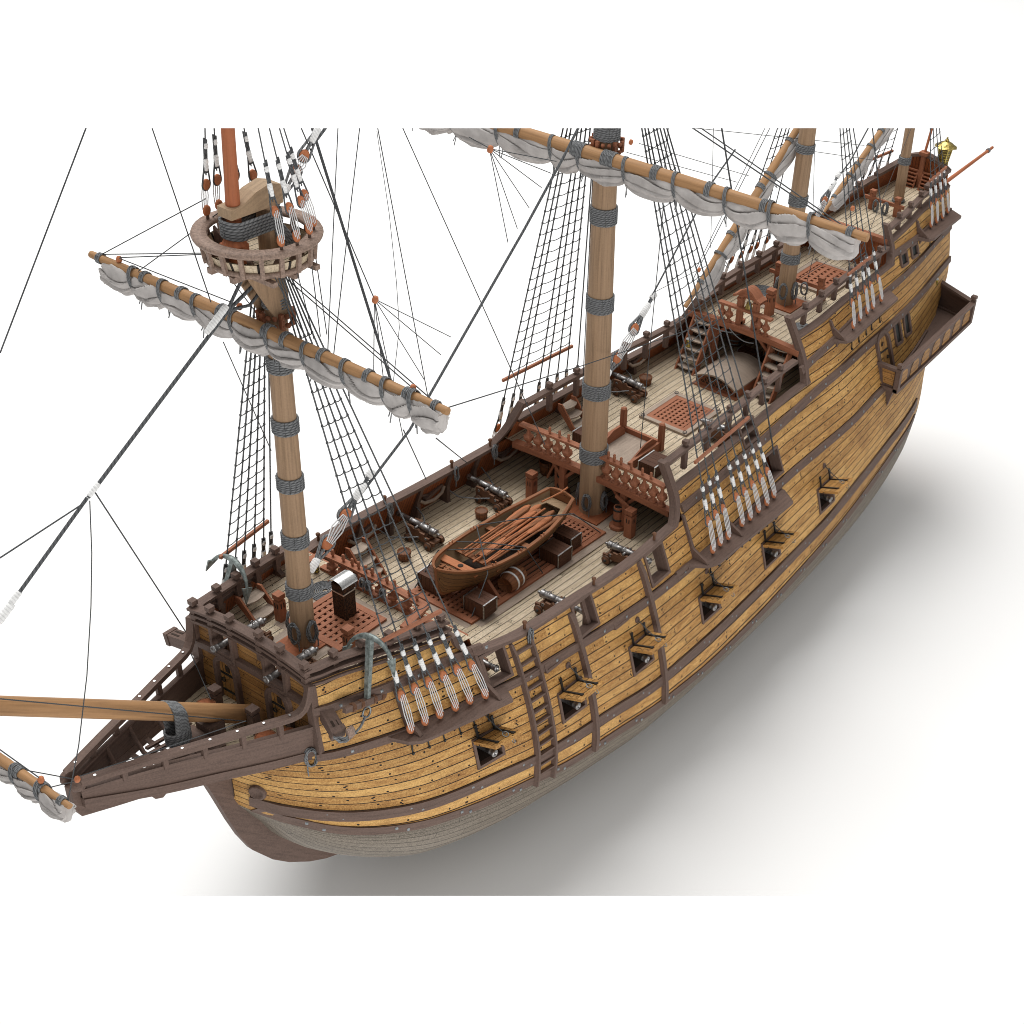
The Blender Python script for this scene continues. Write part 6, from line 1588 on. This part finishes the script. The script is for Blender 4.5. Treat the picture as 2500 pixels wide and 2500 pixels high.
stay([(660,680),(610,745),(560,757)],.055,'near leg of the fore stay collar under the crow nest'); stay([(598,668),(575,715),(556,757)],.055,'far leg of the fore stay collar under the crow nest')
stay([(1412,312),(1375,385),(1280,560),(1000,1050),(857,1238)],.055,'thick main stay running from the main mast down to the forecastle')
stay([(1795,365),(1742,440),(1582,740)],.042,'mizzen stay running down to a pair of red deadeyes behind the main mast')
stay([(2120,312),(2075,395),(2030,452)],.042,'bonaventure stay rope running down to a pair of red deadeyes on the poop')
def heart(p1,p2,label,sc=1.0):
    a=P(*p1,y=0);b=P(*p2,y=0); d=(a-b).normalized(); t=thing('stay_deadeyes',label,'deadeye',b,'deadeye pairs of the stays')
    m=MB(); deadeye(m,b,d,(.5,1,.2),.27*sc,.2*sc); obj('deadeye',m,M['block'],t); m=MB(); deadeye(m,a,d,(.5,1,.2),.27*sc,.2*sc); obj('deadeye',m,M['block'],t)
    o=V((.5,1,.2)); o=(o-d*o.dot(d)).normalized(); sd=d.cross(o); m=MB()
    for k in range(5): w=(-.18+.09*k)*sc; m.tube([b+d*.02+sd*w*.7+o*.12,lerp(a,b,.5)+sd*w*1.4+o*.08,a-d*.02+sd*w*.7+o*.12],.028*sc,5)
    obj('lanyard',m,M['ropew'],t)
    m=MB(); m.tube([b-d*.2,b-d*1.6],.075*sc,6); obj('strop_end',m,M['rope'],t); m=MB(); m.tube([a+d*.2,a+d*1.9],.085*sc,6); obj('strop_end',m,M['rope'],t)
    for q,dd in ((a,d),(b,-d)):
        m=MB(); m.tube([q+dd*.8+sd*.06]+[q+sd*math.cos(PI*i/8)*.28*sc-dd*math.sin(PI*i/8)*.3*sc for i in range(9)]+[q+dd*.8-sd*.06],.06*sc,6); obj('strop',m,M['rope'],t)
    for s0,l in ((.7,.75),(1.7,.35)):
        m=MB(); m.lathe(a+d*s0*sc,d,[(.12*sc,0),(.16*sc,.05),(.16*sc,l*sc-.05),(.12*sc,l*sc)],10); obj('seizing',m,M['serve'],t)
    m=MB(); m.lathe(b-d*1.3*sc,d,[(.12*sc,0),(.16*sc,.05),(.16*sc,.5*sc),(.12*sc,.6*sc)],10); obj('seizing',m,M['serve'],t)
    return t
heart((842,1257),(800,1325),'pair of red deadeyes with white lanyards where the main stay meets the forecastle')
heart((1548,803),(1507,873),'pair of red deadeyes with white lanyards on the mizzen stay behind the main mast')
heart((2012,490),(1990,530),'pair of deadeyes with white lanyards on the stay above the poop rail',.9)
heart((742,380),(722,418),'pair of deadeyes with white lanyards on the rope right of the crow nest',.7)
stay([(795,312),(762,356)],.05,'rope with white servings running up right from the crow nest deadeyes')
# ---------------------------------------------------------------- blocks and running rigging
def block(p,label,s=.2):
    m=MB(); p=V(p); m.lathe(p-V((0,0,s*.7)),(0,.3,1),[(0,0),(s*.5,s*.1),(s*.62,s*.6),(s*.5,s*1.25),(0,s*1.4)],8); tag(obj('rope_block',m,M['block'],loc=p),label,'block','small red blocks in the rigging'); return p
def crowfoot(pu,yy,ends,toy,lab,up=None):
    p=P(*pu,y=yy); block(p,'small red block %s'%lab,.2)
    for i,e in enumerate(ends): line('crowfoot_line',[p,P(*e,y=toy)],.018,'%s line of the fan from the red block %s'%(ORD[i],lab),'rope','fan lines of the red blocks')
crowfoot((914,730),0,[(1101,823),(1076,866),(1035,926),(985,1072),(940,960),(912,940)],0,'left of the main stay')
crowfoot((1195,363),0,[(1358,394),(1345,423),(1322,458),(1292,508),(1263,558),(1240,592)],0,'below the far main yard')
RL=[ # (u0,v0),(u1,v1), plane axis, values at both ends, radius, label
 ((210,312),(0,862),'y',0,0,.03,'thin stay running steeply down to the left edge of the picture'),
 ((371,312),(515,738),'x',19.6,19.6,.028,'thin line dropping from the upper left to the far half of the fore yard'),
 ((545,835),(662,1100),'x',19.8,17.5,.026,'thin line from under the furled fore sail down behind the fore mast'),
 ((250,620),(502,485),'x',19.3,19.0,.026,'upper lift line from the far fore yard arm to the crow nest'),
 ((250,621),(492,618),'x',19.3,18.9,.026,'upper one of two level lines from the far fore yard arm to the crow nest'),
 ((292,629),(495,621),'x',19.3,18.9,.026,'lower one of two level lines from the far fore yard arm to the crow nest'),
 ((292,631),(583,745),'x',19.4,19.0,.026,'thin line running beside the far half of the fore yard to a red block'),
 ((338,662),(560,500),'x',19.4,19.0,.024,'oblique line from the far fore yard up past the crow nest'),
 ((825,312),(800,858),'x',12,17.5,.026,'left one of two nearly parallel lines falling to the near half of the fore yard'),
 ((878,312),(814,870),'x',12,17.5,.026,'right one of two nearly parallel lines falling to the near half of the fore yard'),
 ((762,312),(955,932),'x',14,14,.07,'grey rope falling right behind the fore mast to the forecastle side'),
 ((735,312),(913,728),'y',0,0,.03,'line holding the red block between the fore mast and the main stay'),
 ((983,312),(1330,1085),'x',6,3,.03,'long line crossing the middle down to the far waist rail'),
 ((922,312),(1045,970),'x',12,12,.026,'line falling from the top to the near fore yard arm'),
 ((690,660),(1073,992),'x',18.2,19.1,.028,'upper of two lines from the fore mast to the near fore yard arm'),
 ((690,672),(1005,945),'x',18.2,19.1,.028,'lower of two lines from the fore mast to a block near the fore yard arm'),
 ((1090,996),(1430,890),'x',18.9,2.5,.03,'near fore yard brace running level towards the main mast'),
 ((1430,890),(1770,775),'x',2.5,-12,.03,'brace continuing from the main mast up to the poop'),
 ((985,1050),(1040,1170),'x',19.2,12,.03,'line from the end of the furled fore sail down to the waist'),
 ((1065,1070),(1140,1130),'x',19.2,3.3,.03,'line from the fore sail end to the far waist rail'),
 ((640,700),(690,1080),'x',18.5,18.6,.024,'thin line hanging along the near side of the fore mast'),
 ((1145,335),(1195,362),'y',0,0,.026,'short line holding the red block left of the main mast'),
 ((1452,330),(1420,1000),'x',-1,-.5,.03,'dark rope hanging close along the far side of the main mast'),
 ((1620,500),(1560,1130),'x',-3,-2.6,.03,'line falling to the front balustrade right of the main mast'),
 ((1690,312),(2110,355),'y',-.5,-.5,.022,'almost level thin line high between the main mast and the mizzen'),
 ((1560,350),(1830,430),'x',-6,-14,.022,'thin oblique line right of the main mast, upper one'),
 ((1530,372),(1800,445),'x',-6,-14,.022,'thin oblique line right of the main mast, lower one'),
 ((1690,312),(2080,575),'x',-10,-9.0,.05,'upper grey rope slanting down along the main yard to its near end'),
 ((1710,312),(2100,580),'x',-12,-8.6,.045,'lower grey rope slanting down along the main yard to its near end'),
 ((1632,312),(1622,410),'x',-4,-4,.022,'short vertical line above the main yard'),
 ((1742,312),(1735,605),'x',-13,-12,.022,'thin vertical line behind the middle of the main sail'),
 ((1762,312),(1890,1110),'x',-9,-8,.06,'single grey backstay falling in front of the quarterdeck to the main channel'),
 ((1880,312),(1688,690),'y',-.8,-.8,.028,'thin tackle line parallel to the mizzen yard, upper one'),
 ((1868,312),(1700,655),'y',-.8,-.8,.024,'thin tackle line parallel to the mizzen yard, lower one'),
 ((1988,370),(2160,395),'y',0,0,.022,'thin level line between the mizzen and the aftmost mast'),
 ((2130,312),(2162,610),'x',-25,-23,.05,'single grey backstay of the mizzen falling to its channel'),
 ((2225,312),(2100,620),'x',-30,-22,.022,'pale thin line slanting from the aftmost mast down to the poop'),
 ((1990,312),(1984,560),'x',-18,-18.4,.022,'thin line hanging beside the mizzen mast'),
 ((1992,600),(1970,690),'x',-18.6,-18.4,.024,'thin line from the mizzen down to its pin rail'),
 ((2108,585),(1936,690),'x',-9,-19,.024,'line from the near main yard arm down towards the mizzen foot'),
 ((1600,712),(1900,560),'x',-10,-18,.022,'pale line crossing in front of the poop bulwark'),
 ((232,1202),(455,1545),'y',0,-4.6,.034,'line from the fork of the fore stay down to the far cathead'),
 ((455,1570),(515,1708),'y',-4.0,-.9,.03,'line from the far cathead to the far post on the beakhead'),
 ((210,1225),(0,1362),'y',0,1.5,.034,'line from the fork of the fore stay to the left edge'),
 ((0,1706),(610,1762),'y',.45,.55,.03,'thin line running along the bowsprit to the near post'),
 ((180,1900),(600,1760),'y',.4,2.3,.024,'pale line running along the beakhead rail'),
 ((0,1830),(95,1898),'y',2.5,4.0,.028,'upper line leading from the left edge to the red block on the spritsail yard'),
 ((50,1878),(180,1902),'y',1.5,.35,.026,'line from the spritsail to the beakhead tip, upper one'),
 ((120,1923),(180,1908),'y',3.0,.35,.026,'line from the spritsail to the beakhead tip, lower one'),
]
for i,(a,b,axn,va,vb,r,lab) in enumerate(RL):
    p=P(*a,**{axn:va}); q=P(*b,**{axn:vb}); line('running_line',[p,q],r*.74,lab,'rope','running lines' if False else None,'ropef',sag=.0)
p=P(219,1222,y=0); q=P(165,1960,y=4.4); mid=[P(224,1350,y=.6),P(222,1480,y=1.4),P(212,1650,y=2.6),P(192,1820,y=3.7)]
line('running_line',[p]+mid+[q],.018,'slack line curving from the fork of the fore stay down to the spritsail yard arm')
line('running_line',[P(920,320,x=12),P(950,520,x=14),P(968,690,x=16),P(975,800,x=17.5),P(960,935,x=19)],.012,'slack pale line curving down to the near half of the fore yard')
for (u,v,x,lab) in ((289,632,19.3,'beside the far fore yard arm'),(583,747,19.0,'near the fore mast above the fore yard'),(1006,946,19.1,'above the near fore yard arm'),(2080,508,-9.2,'above the near main yard arm'),(1705,658,-9,'beside the mizzen yard foot'),(98,1902,31.9,'on the spritsail yard'),(187,1901,29.3,'at the beakhead tip'),(1539,346,-5,'right of the main mast under the clipped rigging')):
    block(P(u,v,x=x),'small red block %s'%lab,.17)
# rope swag along the poop rail beams
for i,(p,q,lab) in enumerate((((1700,770),(1790,812),'far half of the poop beam'),((1780,800),(1840,838),'near half of the poop beam'))):
    a=P(*p,x=PB+.35);b=P(*q,x=PB+.35); line('rope_swag',[a,b],.03,'sagging grey rope along the '+lab,'rope','rope swags','rope',sag=.25)
# ---------------------------------------------------------------- floor, light, world
fl=MB(); zf=ZFLOOR
A=P(-1500,2187.3,z=zf);B=P(4200,2187.3,z=zf);C=P(6500,-250,z=zf);D=P(-3500,-250,z=zf)
fl.face([A,B,C,D],[(0,0),(1,0),(1,1),(0,1)])
floor=obj('floor',fl,plain('white_sweep',(.86,.86,.855),.9,0,.0,.0),kind='structure')
W=bpy.data.worlds.new('World'); SC.world=W; W.use_nodes=True
nt=W.node_tree; bg=nt.nodes['Background']; bg.inputs[0].default_value=(1,.995,.985,1)
tc=nt.nodes.new('ShaderNodeTexCoord'); sx=nt.nodes.new('ShaderNodeSeparateXYZ'); nt.links.new(tc.outputs['Generated'],sx.inputs[0])
# studio dome: bright overhead, dimmer towards the horizon; white below the edge of the floor
mr_=nt.nodes.new('ShaderNodeMapRange'); nt.links.new(sx.outputs[2],mr_.inputs[0])
for k,v_ in zip((1,2,3,4),(0.0,1.0,.10,.72)): mr_.inputs[k].default_value=v_
lt=nt.nodes.new('ShaderNodeMath'); lt.operation='LESS_THAN'; nt.links.new(sx.outputs[2],lt.inputs[0]); lt.inputs[1].default_value=-.02
mx_=nt.nodes.new('ShaderNodeMix'); mx_.data_type='FLOAT'; nt.links.new(lt.outputs[0],mx_.inputs[0]); nt.links.new(mr_.outputs[0],mx_.inputs[2]); mx_.inputs[3].default_value=1.05
nt.links.new(mx_.outputs[0],bg.inputs[1])
def area(name,loc,target,size,power,col=(1,1,1)):
    l=bpy.data.lights.new(name,'AREA'); l.shape='DISK'; l.size=size; l.energy=power; l.color=col
    o=bpy.data.objects.new(name,l); COL.objects.link(o); o.location=loc; d=V(target)-V(loc); o.rotation_euler=d.to_track_quat('-Z','Y').to_euler(); return o
area('key_softbox',(-45,-85,200),(0,0,0),200,560000,(1,.995,.985))
area('added_fill_lamp',(45,68,3),(-5,4,-1),30,20000,(1,.985,.96))  # unseen low lamp, added to brighten the near hull side
# everything above the upper edge of the view stays unbuilt: trim masts and ropes there
for o in list(SC.objects):
    if o.type!='MESH' or o.name.startswith('floor'): continue
    bpy.context.view_layer.update() if False else None
def world_m(o):
    m=o.matrix_basis.copy(); p=o.parent
    while p is not None: m=p.matrix_basis@m; p=p.parent
    return m
done=set()
for o in list(SC.objects):
    if o.type!='MESH' or o.name.startswith('floor') or o.data.name in done: continue
    wm=world_m(o); mx=min((wm@v.co-CAM).dot(CLIP_N) for v in o.data.vertices) if len(o.data.vertices) else 1
    # CLIP_N points up: positive side is outside
    mxx=max((wm@v.co-CAM).dot(CLIP_N) for v in o.data.vertices) if len(o.data.vertices) else -1
    if mxx<=0: continue
    done.add(o.data.name)
    inv=wm.inverted(); co=inv@CAM; no=(wm.to_3x3().transposed()@CLIP_N).normalized()
    bm=bmesh.new(); bm.from_mesh(o.data)
    bmesh.ops.bisect_plane(bm,geom=bm.verts[:]+bm.edges[:]+bm.faces[:],plane_co=co,plane_no=no,clear_outer=True)
    bm.to_mesh(o.data); bm.free()
for o in list(SC.objects):
    if o.type=='MESH' and len(o.data.vertices)==0: bpy.data.objects.remove(o,do_unlink=True)
changed=True
while changed:
    changed=False
    for o in list(SC.objects):
        if o.type=='EMPTY' and len(o.children)==0: bpy.data.objects.remove(o,do_unlink=True); changed=True
SC.view_settings.view_transform='Standard'; SC.view_settings.look='None'; SC.view_settings.exposure=0; SC.view_settings.gamma=1
SC.render.film_transparent=False

SC.cycles.filter_width=1.0
SC.cycles.use_denoising=True
